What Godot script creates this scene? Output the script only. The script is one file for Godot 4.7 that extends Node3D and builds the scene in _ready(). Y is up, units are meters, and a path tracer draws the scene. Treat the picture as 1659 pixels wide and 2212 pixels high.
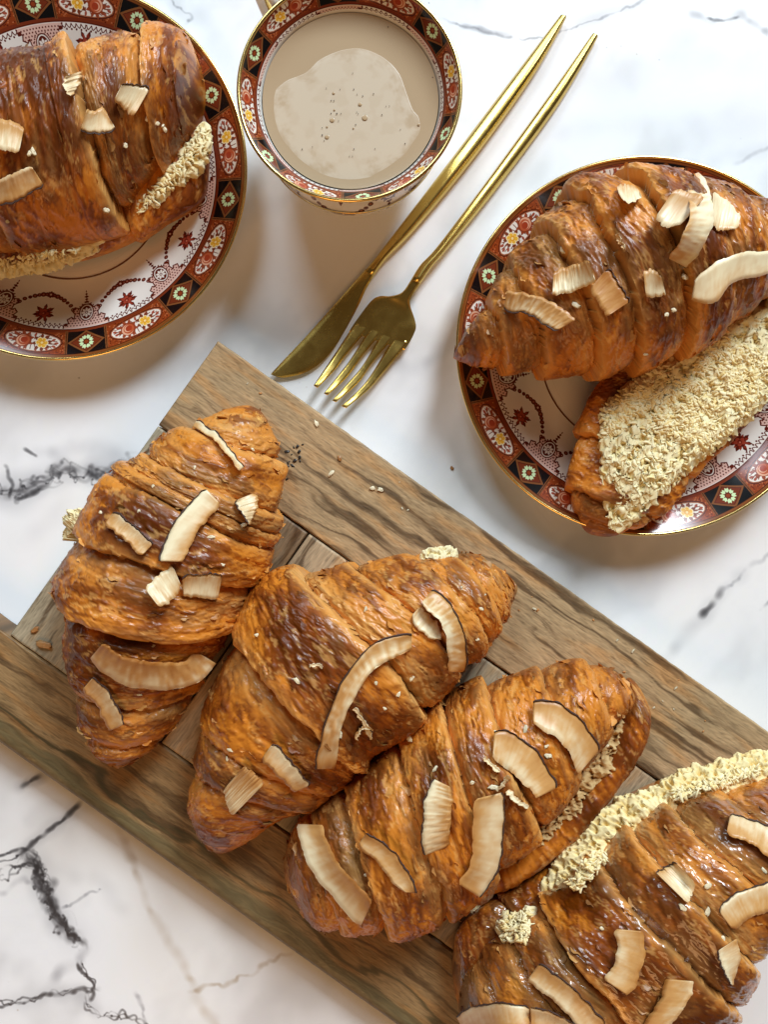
extends Node3D
# Table-top breakfast: croissants on a wooden board and two plates, a cup of coffee, golden cutlery, marble table.
# x to the right of the photo, z towards its lower edge, y up; metres.

const S := 0.00020494        # metres on the table per traced unit
const D := 0.40              # camera height
const BOARD_Y := 0.018
const HW := 520
const HH := 700

var hgrid := PackedFloat32Array()      # top height of what stands on the table, 1 mm cells
var names := {}
var M := {}
var rng := RandomNumberGenerator.new()
var chip_spots := []                   # where each coconut chip lies and how it is called in short

# ------------------------------------------------------------------ helpers
func V(px: float, py: float, h: float) -> Vector3:
	var k := S * (D - h) / D
	return Vector3((px - 829.5) * k, h, (py - 1106.0) * k)

func noise(seed_: int, freq: float, kind := FastNoiseLite.TYPE_SIMPLEX_SMOOTH, fractal := FastNoiseLite.FRACTAL_FBM, octaves := 3) -> FastNoiseLite:
	var n := FastNoiseLite.new()
	n.seed = seed_
	n.frequency = freq
	n.noise_type = kind
	n.fractal_type = fractal
	n.fractal_octaves = octaves
	return n

func lin(r: float, g: float, b: float) -> Color:
	return Color(r, g, b)

func numbered(called: String) -> String:
	if not names.has(called):
		names[called] = 0
		return called
	names[called] += 1
	return "%s_%03d" % [called, names[called]]

func tag(o: Node3D, label: String, category: String, group := "") -> void:
	o.set_meta("label", label)
	o.set_meta("category", category)
	if group != "":
		o.set_meta("group", group)

func thing(called: String, label: String, category: String, at := Vector3.ZERO, group := "") -> Node3D:
	var o := Node3D.new()
	o.name = numbered(called)
	add_child(o)
	o.position = at
	tag(o, label, category, group)
	return o

# a mesh given in world coordinates, put under a parent that only has a position
func part(called: String, mesh: Mesh, mat: Material, parent: Node3D) -> MeshInstance3D:
	var o := MeshInstance3D.new()
	o.name = called
	o.mesh = mesh
	o.material_override = mat
	parent.add_child(o, true)
	return o

func local(pts: PackedVector3Array, at: Vector3) -> PackedVector3Array:
	for i in pts.size():
		pts[i] -= at
	return pts

# grid of nu x nv points (index i * nv + j); close_v joins the last column to the first. The winding turns outwards by volume or upwards.
func grid(nu: int, nv: int, pts: PackedVector3Array, cols: PackedColorArray, uvs := PackedVector2Array(), close_v := false, up := false) -> ArrayMesh:
	var nor := PackedVector3Array()
	nor.resize(nu * nv)
	var mid := Vector3.ZERO
	for k in range(0, pts.size(), 7):
		mid += pts[k]
	mid /= ceilf(pts.size() / 7.0)
	var vol := 0.0
	for i in nu:
		var ia := maxi(i - 1, 0) * nv
		var ib := mini(i + 1, nu - 1) * nv
		var ic := i * nv
		for j in nv:
			var ja := j - 1
			var jb := j + 1
			if close_v:
				ja = (ja + nv) % nv
				jb = jb % nv
			else:
				ja = maxi(ja, 0)
				jb = mini(jb, nv - 1)
			var n := (pts[ib + j] - pts[ia + j]).cross(pts[ic + jb] - pts[ic + ja])
			if n.length_squared() < 1e-22:
				var row := ib if i == 0 else ia
				n = (pts[ib + j] - pts[ia + j]).cross(pts[row + jb] - pts[row + ja])
			vol += n.y if up else n.dot(pts[ic + j] - mid)
			nor[ic + j] = n.normalized()
	var flip := vol < 0.0
	if flip:
		for k in nor.size():
			nor[k] = -nor[k]
	var idx := PackedInt32Array()
	var cells := nv if close_v else nv - 1
	idx.resize((nu - 1) * cells * 6)
	var w := 0
	for i in nu - 1:
		for j in cells:
			var a := i * nv + j
			var b := i * nv + (j + 1) % nv
			var c := a + nv
			var d := b + nv
			if flip:
				idx[w] = a; idx[w + 1] = c; idx[w + 2] = b
				idx[w + 3] = b; idx[w + 4] = c; idx[w + 5] = d
			else:
				idx[w] = a; idx[w + 1] = b; idx[w + 2] = c
				idx[w + 3] = b; idx[w + 4] = d; idx[w + 5] = c
			w += 6
	var arr := []
	arr.resize(Mesh.ARRAY_MAX)
	arr[Mesh.ARRAY_VERTEX] = pts
	arr[Mesh.ARRAY_NORMAL] = nor
	if cols.size():
		arr[Mesh.ARRAY_COLOR] = cols
	if uvs.size():
		arr[Mesh.ARRAY_TEX_UV] = uvs
	arr[Mesh.ARRAY_INDEX] = idx
	var m := ArrayMesh.new()
	m.add_surface_from_arrays(Mesh.PRIMITIVE_TRIANGLES, arr)
	return m

func mat(color: Color, rough: float, metallic := 0.0, vertex := false) -> StandardMaterial3D:
	var m := StandardMaterial3D.new()
	m.albedo_color = color
	m.roughness = rough
	m.metallic = metallic
	m.vertex_color_use_as_albedo = vertex
	return m

func hset(p: Vector3) -> void:
	var i := int(floor(p.x * 1000.0 + HW * 0.5))
	var j := int(floor(p.z * 1000.0 + HH * 0.5))
	if i >= 0 and j >= 0 and i < HW and j < HH:
		var k := j * HW + i
		if p.y > hgrid[k]:
			hgrid[k] = p.y

func hget(x: float, z: float) -> float:
	var i := clampi(int(floor(x * 1000.0 + HW * 0.5)), 1, HW - 2)
	var j := clampi(int(floor(z * 1000.0 + HH * 0.5)), 1, HH - 2)
	var s := 0.0
	for b in [-1, 0, 1]:
		for a in [-1, 0, 1]:
			s += hgrid[(j + b) * HW + i + a]
	return s / 9.0

# height of what the ray through a traced point meets
func hray(px: float, py: float, start := 0.05) -> float:
	var h := start
	for k in 5:
		var p := V(px, py, h)
		h = lerpf(h, hget(p.x, p.z), 0.7)
	return h

func spline(a: PackedVector2Array, n: int) -> PackedVector2Array:
	var out := PackedVector2Array()
	if a.size() == 2:
		for k in n:
			out.append(a[0].lerp(a[1], k / float(n - 1)))
		return out
	# resample a Catmull-Rom curve by length
	var fine := PackedVector2Array()
	for i in a.size() - 1:
		var p0 := a[maxi(i - 1, 0)]
		var p3 := a[mini(i + 2, a.size() - 1)]
		for k in 12:
			fine.append(a[i].cubic_interpolate(a[i + 1], p0, p3, k / 12.0))
	fine.append(a[a.size() - 1])
	var total := 0.0
	for k in fine.size() - 1:
		total += fine[k].distance_to(fine[k + 1])
	var want := 0.0
	var done := 0.0
	var at := 0
	for k in n:
		want = total * k / float(n - 1)
		while at < fine.size() - 2 and done + fine[at].distance_to(fine[at + 1]) < want:
			done += fine[at].distance_to(fine[at + 1])
			at += 1
		var l := maxf(fine[at].distance_to(fine[at + 1]), 1e-6)
		out.append(fine[at].lerp(fine[at + 1], clampf((want - done) / l, 0.0, 1.0)))
	return out

func _ready() -> void:
	# camera
	var cam := Camera3D.new()
	cam.name = "camera"
	cam.position = Vector3(0, D, 0)
	cam.rotation_degrees = Vector3(-90, 0, 0)
	cam.fov = 2.0 * rad_to_deg(atan(1106.0 * S / D))
	cam.near = 0.02
	cam.far = 20.0
	add_child(cam)
	cam.current = true
	# the room's bounced light, and the windows
	var we := WorldEnvironment.new()
	we.name = "room_light"
	var e := Environment.new()
	e.background_mode = Environment.BG_COLOR
	e.background_color = Color(0.085, 0.062, 0.04).linear_to_srgb()
	e.tonemap_mode = Environment.TONE_MAPPER_LINEAR
	e.tonemap_exposure = 1.0
	e.sdfgi_enabled = true
	e.ssao_enabled = true
	e.ssil_enabled = true
	we.environment = e
	add_child(we)
	window("window_light", Vector3(1.06, 1.85, -2.05), Vector2(0.8, 1.2), Color(0.91, 0.96, 1.0), 10.8)
	window("window_light_001", Vector3(-0.67, 1.9, -2.15), Vector2(0.72, 1.2), Color(0.88, 0.95, 1.0), 3.3)
	window("room_lamp_light", Vector3(-0.35, 1.5, 1.6), Vector2(1.0, 0.9), Color(1.0, 0.77, 0.53), 1.35)

	hgrid.resize(HW * HH)
	rng.seed = 7
	make_materials()
	table()
	board()
	plates()
	cup()
	cutlery()
	croissants()
	chips()
	crumbs()

func window(called: String, at: Vector3, size: Vector2, color: Color, energy: float) -> void:
	var l := AreaLight3D.new()
	l.name = called
	l.area_size = size
	l.light_color = color
	l.light_energy = energy
	l.area_range = 6.0
	l.shadow_enabled = true
	add_child(l)
	l.look_at_from_position(at, Vector3.ZERO, Vector3.UP)

func make_materials() -> void:
	M.crust = mat(Color.WHITE, 0.42, 0.0, true)
	M.crust.metallic_specular = 0.38
	M.crust.clearcoat_enabled = true
	M.crust.clearcoat = 0.2
	M.crust.clearcoat_roughness = 0.14
	M.crust_glazed = mat(Color.WHITE, 0.36, 0.0, true)
	M.crust_glazed.metallic_specular = 0.4
	M.crust_glazed.clearcoat_enabled = true
	M.crust_glazed.clearcoat = 0.8
	M.crust_glazed.clearcoat_roughness = 0.12
	M.crumb = mat(Color.WHITE, 0.75, 0.0, true)
	M.crumb.metallic_specular = 0.3
	M.shred = mat(Color(0.80, 0.74, 0.52).linear_to_srgb(), 0.55)
	M.chip = mat(Color.WHITE, 0.38, 0.0, true)
	M.skin = mat(Color(0.060, 0.028, 0.020).linear_to_srgb(), 0.6)
	M.gold = mat(Color(0.66, 0.46, 0.125).linear_to_srgb(), 0.17, 1.0)
	M.rim_gold = mat(Color(0.80, 0.58, 0.22).linear_to_srgb(), 0.22, 1.0)
	M.porcelain = mat(Color(0.80, 0.77, 0.71).linear_to_srgb(), 0.12)
	M.line = mat(Color(0.16, 0.06, 0.03).linear_to_srgb(), 0.2)
	M.coffee = mat(Color(0.43, 0.315, 0.195).linear_to_srgb(), 0.12)
	M.foam = mat(Color.WHITE, 0.35, 0.0, true)
	M.hole = mat(Color(0.45, 0.32, 0.18).linear_to_srgb(), 0.3)
	M.pinhole = mat(Color(0.06, 0.035, 0.02).linear_to_srgb(), 0.5)

# ------------------------------------------------------------------ table
func brush(img: Image, p: Vector2, r: float, color: Color, alpha: float, soft: float) -> void:
	var w := img.get_width()
	var h := img.get_height()
	for y in range(maxi(int(p.y - r), 0), mini(int(p.y + r) + 2, h)):
		for x in range(maxi(int(p.x - r), 0), mini(int(p.x + r) + 2, w)):
			var d := Vector2(x, y).distance_to(p) / r
			if d < 1.0:
				var a := alpha * (1.0 if d < 1.0 - soft else (1.0 - d) / soft)
				img.set_pixel(x, y, img.get_pixel(x, y).lerp(color, a))

# a vein through traced points; px per traced unit is S / texel
func vein(img: Image, pts: Array, width: float, alpha: float, color: Color, rough: float, seed_: int, gaps := 0.0, soft := 1.0) -> void:
	var texel := 0.0003125
	var n1 := noise(seed_, 0.02, FastNoiseLite.TYPE_SIMPLEX_SMOOTH, FastNoiseLite.FRACTAL_FBM, 4 if rough < 12.0 else 3)
	var pv := PackedVector2Array(pts)
	var total := 0.0
	for k in pv.size() - 1:
		total += pv[k].distance_to(pv[k + 1])
	var line := spline(pv, maxi(int(total / 1.2), 4))
	for k in line.size():
		var p := line[k]
		var t := k / float(line.size() - 1)
		var dir := line[mini(k + 1, line.size() - 1)] - line[maxi(k - 1, 0)]
		var side := dir.orthogonal().normalized()
		p += side * n1.get_noise_2d(k * 1.1, 10.0) * rough + dir.normalized() * n1.get_noise_2d(k * 1.1, 90.0) * rough
		var q := n1.get_noise_2d(k * 0.9, 200.0)
		var a := alpha * clampf(1.0 + q * 1.6 - gaps, 0.0, 1.0) * smoothstep(0.0, 0.12, t) * smoothstep(1.0, 0.88, t)
		if a < 0.01:
			continue
		var w := width * (1.0 + 0.7 * n1.get_noise_2d(k * 1.1, 300.0))
		var c := Vector2((p.x - 829.5) * S + 0.24, (p.y - 1106.0) * S + 0.32) / texel
		var rp := maxf(w * S / texel, 1.2)
		brush(img, c, rp, color, 1.0 - pow(1.0 - minf(a, 0.97), 0.9 / rp), soft)

func table() -> void:
	# soft clouding at low resolution, then the veins drawn in
	var lw := 192
	var lh := 256
	var img := Image.create(lw, lh, false, Image.FORMAT_RGB8)
	var na := noise(3, 0.012, FastNoiseLite.TYPE_SIMPLEX_SMOOTH, FastNoiseLite.FRACTAL_FBM, 4)
	var nb := noise(9, 0.03, FastNoiseLite.TYPE_SIMPLEX_SMOOTH, FastNoiseLite.FRACTAL_FBM, 4)
	for y in lh:
		for x in lw:
			var c := na.get_noise_2d(x + 40.0 * nb.get_noise_2d(x, y), y * 1.3 + x * 0.6)
			var b := nb.get_noise_2d(x * 1.4 + y, y * 0.8 - x * 0.7)
			var g := 0.928 - 0.065 * smoothstep(0.05, 0.6, c) - 0.045 * smoothstep(0.1, 0.6, b)
			var wm := 0.012 * smoothstep(-0.1, 0.5, nb.get_noise_2d(x * 0.5 + 300, y * 0.5))
			img.set_pixel(x, y, Color(g + wm * 0.4, g, g + 0.003 - wm))
	img.convert(Image.FORMAT_RGBF)
	img.resize(1536, 2048, Image.INTERPOLATE_CUBIC)
	var dark := Color(0.20, 0.195, 0.205)
	var grey := Color(0.52, 0.52, 0.54)
	var pale := Color(0.70, 0.70, 0.72)
	var tan_ := Color(0.62, 0.53, 0.43)
	# lower left: charcoal vein and its tangle, each with a soft halo
	var main := [Vector2(178, 1728), Vector2(140, 1765), Vector2(95, 1800), Vector2(48, 1838), Vector2(44, 1856)]
	vein(img, main, 22.0, 0.22, grey, 5.0, 10)
	vein(img, main, 7.0, 0.8, dark, 5.0, 11)
	vein(img, [Vector2(56, 1832), Vector2(20, 1838), Vector2(-30, 1866)], 5.0, 0.75, dark, 8.0, 12)
	vein(img, [Vector2(56, 1838), Vector2(24, 1858), Vector2(-30, 1850)], 3.0, 0.6, dark, 12.0, 13)
	var tangle := [Vector2(44, 1838), Vector2(72, 1862), Vector2(86, 1900), Vector2(104, 1940), Vector2(124, 1980), Vector2(150, 2015), Vector2(186, 2040)]
	vein(img, tangle, 46.0, 0.3, grey, 22.0, 14)
	vein(img, tangle, 15.0, 0.5, dark, 18.0, 15, 0.2)
	for k in 9:
		vein(img, tangle, [6.5, 4.0, 9.0, 3.4, 4.4, 3.2, 10.0, 3.4, 3.0][k], [0.85, 0.75, 0.5, 0.8, 0.6, 0.7, 0.4, 0.6, 0.6][k], dark, 16.0 + 5.0 * k, 20 + k, 0.05 + 0.05 * k)
	for k in 4:
		vein(img, [Vector2(-10, 1905), Vector2(40, 1868), Vector2(85, 1880), Vector2(108, 1925), Vector2(96, 1950)], 2.8, 0.6, dark, 24.0, 30 + k, 0.2)
	vein(img, [Vector2(104, 1930), Vector2(50, 1905), Vector2(-10, 1930)], 9.0, 0.3, grey, 20.0, 35)
	vein(img, [Vector2(126, 1962), Vector2(170, 1945), Vector2(225, 1915)], 4.0, 0.5, grey, 14.0, 36)
	vein(img, [Vector2(110, 1900), Vector2(190, 1890), Vector2(280, 1980)], 26.0, 0.12, grey, 26.0, 37)
	vein(img, [Vector2(184, 2035), Vector2(160, 2075), Vector2(100, 2125)], 18.0, 0.30, grey, 16.0, 38)
	for k in 3:
		vein(img, [Vector2(168, 2070), Vector2(182, 2105), Vector2(200, 2130), Vector2(190, 2165)], [5.0, 3.0, 2.4][k], 0.75, dark, 14.0, 40 + k, 0.1)
		vein(img, [Vector2(-30, 2172), Vector2(60, 2158), Vector2(110, 2145), Vector2(165, 2140), Vector2(215, 2138)], [6.0, 3.0, 2.6][k], 0.7, dark, 14.0, 45 + k, 0.2)
		vein(img, [Vector2(180, 2150), Vector2(215, 2195), Vector2(260, 2190), Vector2(310, 2215), Vector2(330, 2260)], [3.5, 2.6, 2.4][k], 0.65, dark, 18.0, 50 + k, 0.2)
	vein(img, [Vector2(-30, 2172), Vector2(60, 2158), Vector2(165, 2140), Vector2(215, 2195), Vector2(310, 2215)], 30.0, 0.18, grey, 16.0, 54)
	vein(img, [Vector2(290, 2140), Vector2(310, 2180), Vector2(315, 2225)], 7.0, 0.4, grey, 10.0, 55)
	vein(img, [Vector2(30, 1705), Vector2(62, 1690), Vector2(100, 1668)], 16.0, 0.35, grey, 6.0, 56)
	vein(img, [Vector2(40, 1700), Vector2(62, 1690), Vector2(90, 1672)], 6.0, 0.7, dark, 6.0, 57)
	# tan streaks of the lower left
	vein(img, [Vector2(235, 1770), Vector2(285, 1860), Vector2(320, 1960), Vector2(350, 2020)], 12.0, 0.30, tan_, 10.0, 60)
	vein(img, [Vector2(400, 2150), Vector2(520, 2110), Vector2(580, 2080), Vector2(640, 2050)], 7.0, 0.40, tan_, 14.0, 61)
	vein(img, [Vector2(340, 1990), Vector2(400, 2100), Vector2(430, 2160), Vector2(480, 2250)], 14.0, 0.22, tan_, 14.0, 62)
	# left, beside the board
	var side_vein := [Vector2(-40, 1068), Vector2(40, 1060), Vector2(80, 1040), Vector2(140, 1012), Vector2(205, 1020), Vector2(300, 995)]
	vein(img, side_vein, 46.0, 0.4, grey, 18.0, 69)
	vein(img, side_vein, 16.0, 0.4, dark, 18.0, 68, 0.3)
	for k in 5:
		vein(img, side_vein, [8.0, 4.0, 3.4, 6.0, 3.4][k], [0.5, 0.6, 0.5, 0.4, 0.5][k], dark, 14.0 + 11.0 * k, 70 + k, 0.12)
	vein(img, [Vector2(30, 1082), Vector2(75, 1062), Vector2(105, 1046)], 7.0, 0.75, dark, 8.0, 76)
	vein(img, [Vector2(50, 968), Vector2(66, 978), Vector2(78, 984)], 5.0, 0.7, dark, 4.0, 77)
	vein(img, [Vector2(5, 1000), Vector2(24, 1045), Vector2(18, 1080)], 4.5, 0.6, dark, 9.0, 78)
	vein(img, [Vector2(60, 985), Vector2(180, 968), Vector2(270, 985)], 26.0, 0.16, grey, 20.0, 79)
	# top and right
	vein(img, [Vector2(320, -40), Vector2(390, 25), Vector2(430, 40), Vector2(500, 100)], 34.0, 0.16, grey, 18.0, 80)
	vein(img, [Vector2(360, -20), Vector2(385, 18), Vector2(412, 35), Vector2(404, 60)], 4.0, 0.5, grey, 16.0, 81)
	vein(img, [Vector2(940, 40), Vector2(1030, 62), Vector2(1100, 80), Vector2(1180, 78), Vector2(1290, 40), Vector2(1370, 10), Vector2(1440, -30)], 3.6, 0.55, grey, 8.0, 82)
	vein(img, [Vector2(990, 55), Vector2(1045, 64), Vector2(1110, 82)], 8.0, 0.55, grey, 5.0, 83)
	vein(img, [Vector2(1230, 60), Vector2(1330, 22), Vector2(1440, -5)], 22.0, 0.2, grey, 10.0, 84)
	vein(img, [Vector2(1470, -10), Vector2(1510, 35), Vector2(1560, 42), Vector2(1605, 30), Vector2(1640, 55), Vector2(1700, 90)], 13.0, 0.42, grey, 14.0, 85)
	vein(img, [Vector2(1520, 36), Vector2(1560, 44), Vector2(1600, 32)], 5.0, 0.55, dark, 6.0, 86)
	vein(img, [Vector2(1340, 460), Vector2(1450, 380), Vector2(1560, 345), Vector2(1700, 305)], 26.0, 0.10, grey, 18.0, 87)
	vein(img, [Vector2(1160, 310), Vector2(1260, 275), Vector2(1400, 272), Vector2(1560, 250)], 40.0, 0.07, grey, 10.0, 88)
	vein(img, [Vector2(1580, 355), Vector2(1640, 325), Vector2(1720, 310)], 9.0, 0.3, grey, 8.0, 89)
	vein(img, [Vector2(1430, 1440), Vector2(1480, 1370), Vector2(1515, 1335), Vector2(1560, 1275), Vector2(1620, 1225)], 24.0, 0.2, grey, 8.0, 90)
	vein(img, [Vector2(1512, 1332), Vector2(1536, 1308), Vector2(1562, 1268)], 9.0, 0.85, dark, 3.0, 91)
	vein(img, [Vector2(1545, 1290), Vector2(1620, 1225), Vector2(1700, 1165)], 8.0, 0.35, grey, 10.0, 92)
	vein(img, [Vector2(1640, 1320), Vector2(1680, 1280)], 6.0, 0.5, grey, 3.0, 93)
	vein(img, [Vector2(1050, 190), Vector2(1180, 150), Vector2(1320, 170), Vector2(1480, 120), Vector2(1700, 150)], 60.0, 0.10, grey, 20.0, 96)
	vein(img, [Vector2(1100, 330), Vector2(1250, 420), Vector2(1420, 330), Vector2(1700, 230)], 50.0, 0.09, grey, 20.0, 97)
	vein(img, [Vector2(20, 1180), Vector2(90, 1140), Vector2(160, 1060)], 40.0, 0.08, grey, 16.0, 98)
	vein(img, [Vector2(720, 750), Vector2(790, 690), Vector2(860, 630)], 18.0, 0.2, grey, 12.0, 94)
	vein(img, [Vector2(800, 765), Vector2(900, 790), Vector2(980, 730)], 26.0, 0.16, grey, 14.0, 95)
	for k in 40:
		var q := Vector2(rng.randf_range(0, 1659), rng.randf_range(0, 2212))
		vein(img, [q, q + Vector2(rng.randf_range(-4, 4), rng.randf_range(-4, 4))], rng.randf_range(1.2, 2.2), rng.randf_range(0.2, 0.6), dark if k % 2 else tan_, 1.0, 100 + k)
	for k in 6:
		var q := Vector2(rng.randf_range(-100, 1759), rng.randf_range(-100, 2312))
		vein(img, [q, q + Vector2(90, -60), q + Vector2(rng.randf_range(150, 250), rng.randf_range(-160, -60))], rng.randf_range(20, 40), rng.randf_range(0.04, 0.08), grey, 30.0, 200 + k)
	img.convert(Image.FORMAT_RGB8)
	img.generate_mipmaps()
	var m := mat(Color.WHITE, 0.32)
	m.albedo_texture = ImageTexture.create_from_image(img)
	m.metallic_specular = 0.45
	# faint unevenness of the polish
	var bump := noise(5, 0.012, FastNoiseLite.TYPE_SIMPLEX_SMOOTH, FastNoiseLite.FRACTAL_FBM, 3)
	var bi := bump.get_seamless_image(512, 512)
	m.heightmap_enabled = false
	var bn := bi.duplicate()
	bn.bump_map_to_normal_map(2.0)
	m.normal_enabled = true
	m.normal_texture = ImageTexture.create_from_image(bn)
	m.normal_scale = 0.12
	# the slab: three copies of the pattern each way
	var w := 0.72
	var d := 0.96
	var pts := PackedVector3Array()
	var uvs := PackedVector2Array()
	var ring := [Vector2(-w, -0.04), Vector2(-w, -0.003), Vector2(-w + 0.003, 0.0), Vector2(w - 0.003, 0.0), Vector2(w, -0.003), Vector2(w, -0.04)]
	var zs := [-d, -d + 0.003, d - 0.003, d]
	for i in 4:
		for q in ring:
			var y: float = q.y
			if (i == 0 or i == 3) and y > -0.003:
				y = -0.003
			pts.append(Vector3(q.x, y, zs[i]))
			uvs.append(Vector2(q.x / 0.48 + 0.5, zs[i] / 0.64 + 0.5))
	var o := MeshInstance3D.new()
	o.name = "marble_table"
	# flat shading is wanted on the top: build it as its own sheet
	var top := PlaneMesh.new()
	top.size = Vector2(w * 2.0, d * 2.0)
	var tp := PackedVector3Array([Vector3(-w, 0, -d), Vector3(w, 0, -d), Vector3(-w, 0, d), Vector3(w, 0, d)])
	var tu := PackedVector2Array([Vector2(-1, -1), Vector2(2, -1), Vector2(-1, 2), Vector2(2, 2)])
	o.mesh = grid(2, 2, tp, PackedColorArray(), tu, false, true)
	o.material_override = m
	tag(o, "white marble tabletop with grey and charcoal veins", "table")
	o.set_meta("kind", "structure")
	add_child(o)
	var box := BoxMesh.new()
	box.size = Vector3(w * 2.0, 0.03, d * 2.0)
	var u := part("slab_edge", box, mat(Color(0.8, 0.8, 0.8), 0.4), o)
	u.position.y = -0.0155

# ------------------------------------------------------------------ board
var B0 := Vector2(470, 735)
var E1 := Vector2(0.8155, 0.5788)
var E2 := Vector2(-0.5788, 0.8155)

func plank(parent: Node3D, s0: float, s1: float, t0: float, t1: float, seed_: int, cross: bool, tone: Color, dark: Color, top: float, live_edge: bool, streak: float) -> void:
	var ns := int((s1 - s0) / (2.0 if cross else 4.2)) + 1
	var nt := int((t1 - t0) / (4.2 if cross else 2.0)) + 1
	var n1 := noise(seed_, 1.0, FastNoiseLite.TYPE_SIMPLEX_SMOOTH, FastNoiseLite.FRACTAL_FBM, 3)
	var n2 := noise(seed_ + 50, 1.0, FastNoiseLite.TYPE_SIMPLEX, FastNoiseLite.FRACTAL_FBM, 2)
	var pts := PackedVector3Array()
	var cols := PackedColorArray()
	# rows along s; columns: side bottom, chamfer, top..., chamfer, side bottom
	var ch := 3.0
	var tt := [t0 + 0.5, t0 + 0.5]
	var ty := [-1.0, -ch]
	for j in nt:
		tt.append(lerpf(t0 + ch, t1 - (26.0 if live_edge else ch), j / float(nt - 1)))
		ty.append(0.0)
	if live_edge:
		for k in 8:
			var f := (k + 1) / 8.0
			tt.append(t1 - 26.0 + 26.0 * sin(f * PI / 2.0))
			ty.append(-(1.0 - cos(f * PI / 2.0)) * 34.0)
	else:
		tt.append(t1 - 0.5)
		ty.append(-ch)
	tt.append(t1 - (2.0 if live_edge else 0.5))
	ty.append(-1.0)
	var nv := tt.size()
	var rows := ns + 4
	for i in rows:
		var f := clampf((i - 2) / float(ns - 1), 0.0, 1.0)
		var s := lerpf(s0 + ch, s1 - ch, f)
		var drop := 0.0
		if i < 2:
			s = s0 + 0.5
			drop = ch
		elif i >= rows - 2:
			s = s1 - 0.5
			drop = ch
		var bottom := i == 0 or i == rows - 1
		for j in nv:
			var t: float = tt[j]
			var ridge: float = ty[j]
			var a := t if cross else s          # along the grain
			var b := s if cross else t          # across it
			var knot := n1.get_noise_2d(a * 0.0035, b * 0.013)
			var bb := b + 22.0 * knot + 3.0 * n1.get_noise_2d(a * 0.012, b * 0.02 + 70.0)
			var fig := n1.get_noise_2d(a * 0.0010 + 11.0, bb * 0.030)
			var fine := n2.get_noise_2d(a * 0.007, bb * 0.21)
			var fibre := n2.get_noise_2d(a * 0.018 + 40.0, b * 0.5)
			var y := top
			var side := false
			if ridge == -1.0 or bottom:
				y = 0.0008
				side = true
			else:
				y = top + (ridge - drop) * S + (0.00004 * fibre - 0.00006 * smoothstep(0.25, 0.6, fine)) * (1.0 if ridge == 0.0 else 0.3)
			var wob := 1.2 * n1.get_noise_2d(s * 0.02, 400.0 + j * 0.001) if (j <= 2 or j >= nv - 3) else 0.0
			var p := B0 + E1 * s + E2 * (t + wob)
			# the board's outline is a real one: metres at the top face
			var k := S * (D - top) / D
			pts.append(Vector3((p.x - 829.5) * k, y, (p.y - 1106.0) * k))
			var m := smoothstep(0.0, 0.45, fig * (0.75 + 0.7 * n1.get_noise_2d(a * 0.002 + 500.0, b * 0.006)) * 1.3 + 0.16 * fine + streak)
			var c := tone.lerp(dark, m * 0.85)
			c = c * (1.0 + 0.17 * fine + 0.22 * fibre - 0.25 * smoothstep(0.35, 0.6, n2.get_noise_2d(a * 0.02 + 200.0, b * 0.33)))
			c = c.lerp(Color(c.r * 1.1, c.g * 0.93, c.b * 0.75), smoothstep(0.0, 0.6, n1.get_noise_2d(a * 0.004 + 300.0, b * 0.02)))
			if live_edge:
				var le := smoothstep(t1 - 60.0, t1 - 40.0, t + 16.0 * knot)
				c = c.lerp(Color(0.15, 0.125, 0.06) * (1.0 + 0.4 * fine), le * 0.65)
				var line := absf(t - (t1 - 72.0) + 30.0 * knot)
				c = c.lerp(Color(0.055, 0.045, 0.02), smoothstep(7.0, 2.0, line) * 0.75)
			elif side or (j <= 1 or j >= nv - 2):
				c = c.lerp(Color(0.46, 0.34, 0.2), 0.7)
			c.a = 1.0
			cols.append(c)
			if not side:
				hset(pts[pts.size() - 1])
	part("plank", grid(rows, nv, local(pts, parent.position), cols), M.wood, parent)

func board() -> void:
	M.wood = mat(Color.WHITE, 0.5, 0.0, true)
	M.wood.metallic_specular = 0.4
	# fine pores as relief over the grain
	var c := V(900, 1650, 0.0)
	var b := thing("wooden_board", "brown wooden serving board with dark grain under four croissants", "serving board", Vector3(c.x, 0, c.z))
	var tone := Color(0.43, 0.285, 0.145)
	var dark := Color(0.085, 0.046, 0.02)
	plank(b, 0.0, 1620.0, 0.0, 224.0, 301, false, tone, dark, BOARD_Y, false, 0.02)
	var ends := [0.0, 246.0, 402.0, 700.0, 960.0, 1230.0, 1560.0]
	for k in 6:
		plank(b, ends[k] + 0.7, ends[k + 1] - 0.7, 225.5, 780.5, 310 + k, true, [Color(0.36, 0.30, 0.20), Color(0.27, 0.18, 0.10), Color(0.44, 0.32, 0.19)][k % 3], dark, BOARD_Y - 0.0004 * (1 + k % 2), false, [-0.12, -0.08, -0.2][k % 3])
	plank(b, -150.0, 1560.0, 782.0, 992.0, 330, false, Color(0.29, 0.18, 0.08), dark, BOARD_Y - 0.0002, true, 0.04)

# ------------------------------------------------------------------ plates
func fill_poly(img: Image, pts: PackedVector2Array, color: Color) -> void:
	var y0 := 1e9
	var y1 := -1e9
	for p in pts:
		y0 = minf(y0, p.y)
		y1 = maxf(y1, p.y)
	var w := img.get_width()
	for y in range(maxi(int(floor(y0)), 0), mini(int(ceil(y1)) + 1, img.get_height())):
		var xs := []
		for k in pts.size():
			var a := pts[k]
			var b := pts[(k + 1) % pts.size()]
			if (a.y <= y) != (b.y <= y):
				xs.append(a.x + (y - a.y) / (b.y - a.y) * (b.x - a.x))
		xs.sort()
		for k in range(0, xs.size() - 1, 2):
			var xa := int(round(xs[k]))
			var xb := int(round(xs[k + 1]))
			if xb > xa:
				for off in [-w, 0, w]:
					img.fill_rect(Rect2i(xa + off, y, xb - xa, 1), color)

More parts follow.
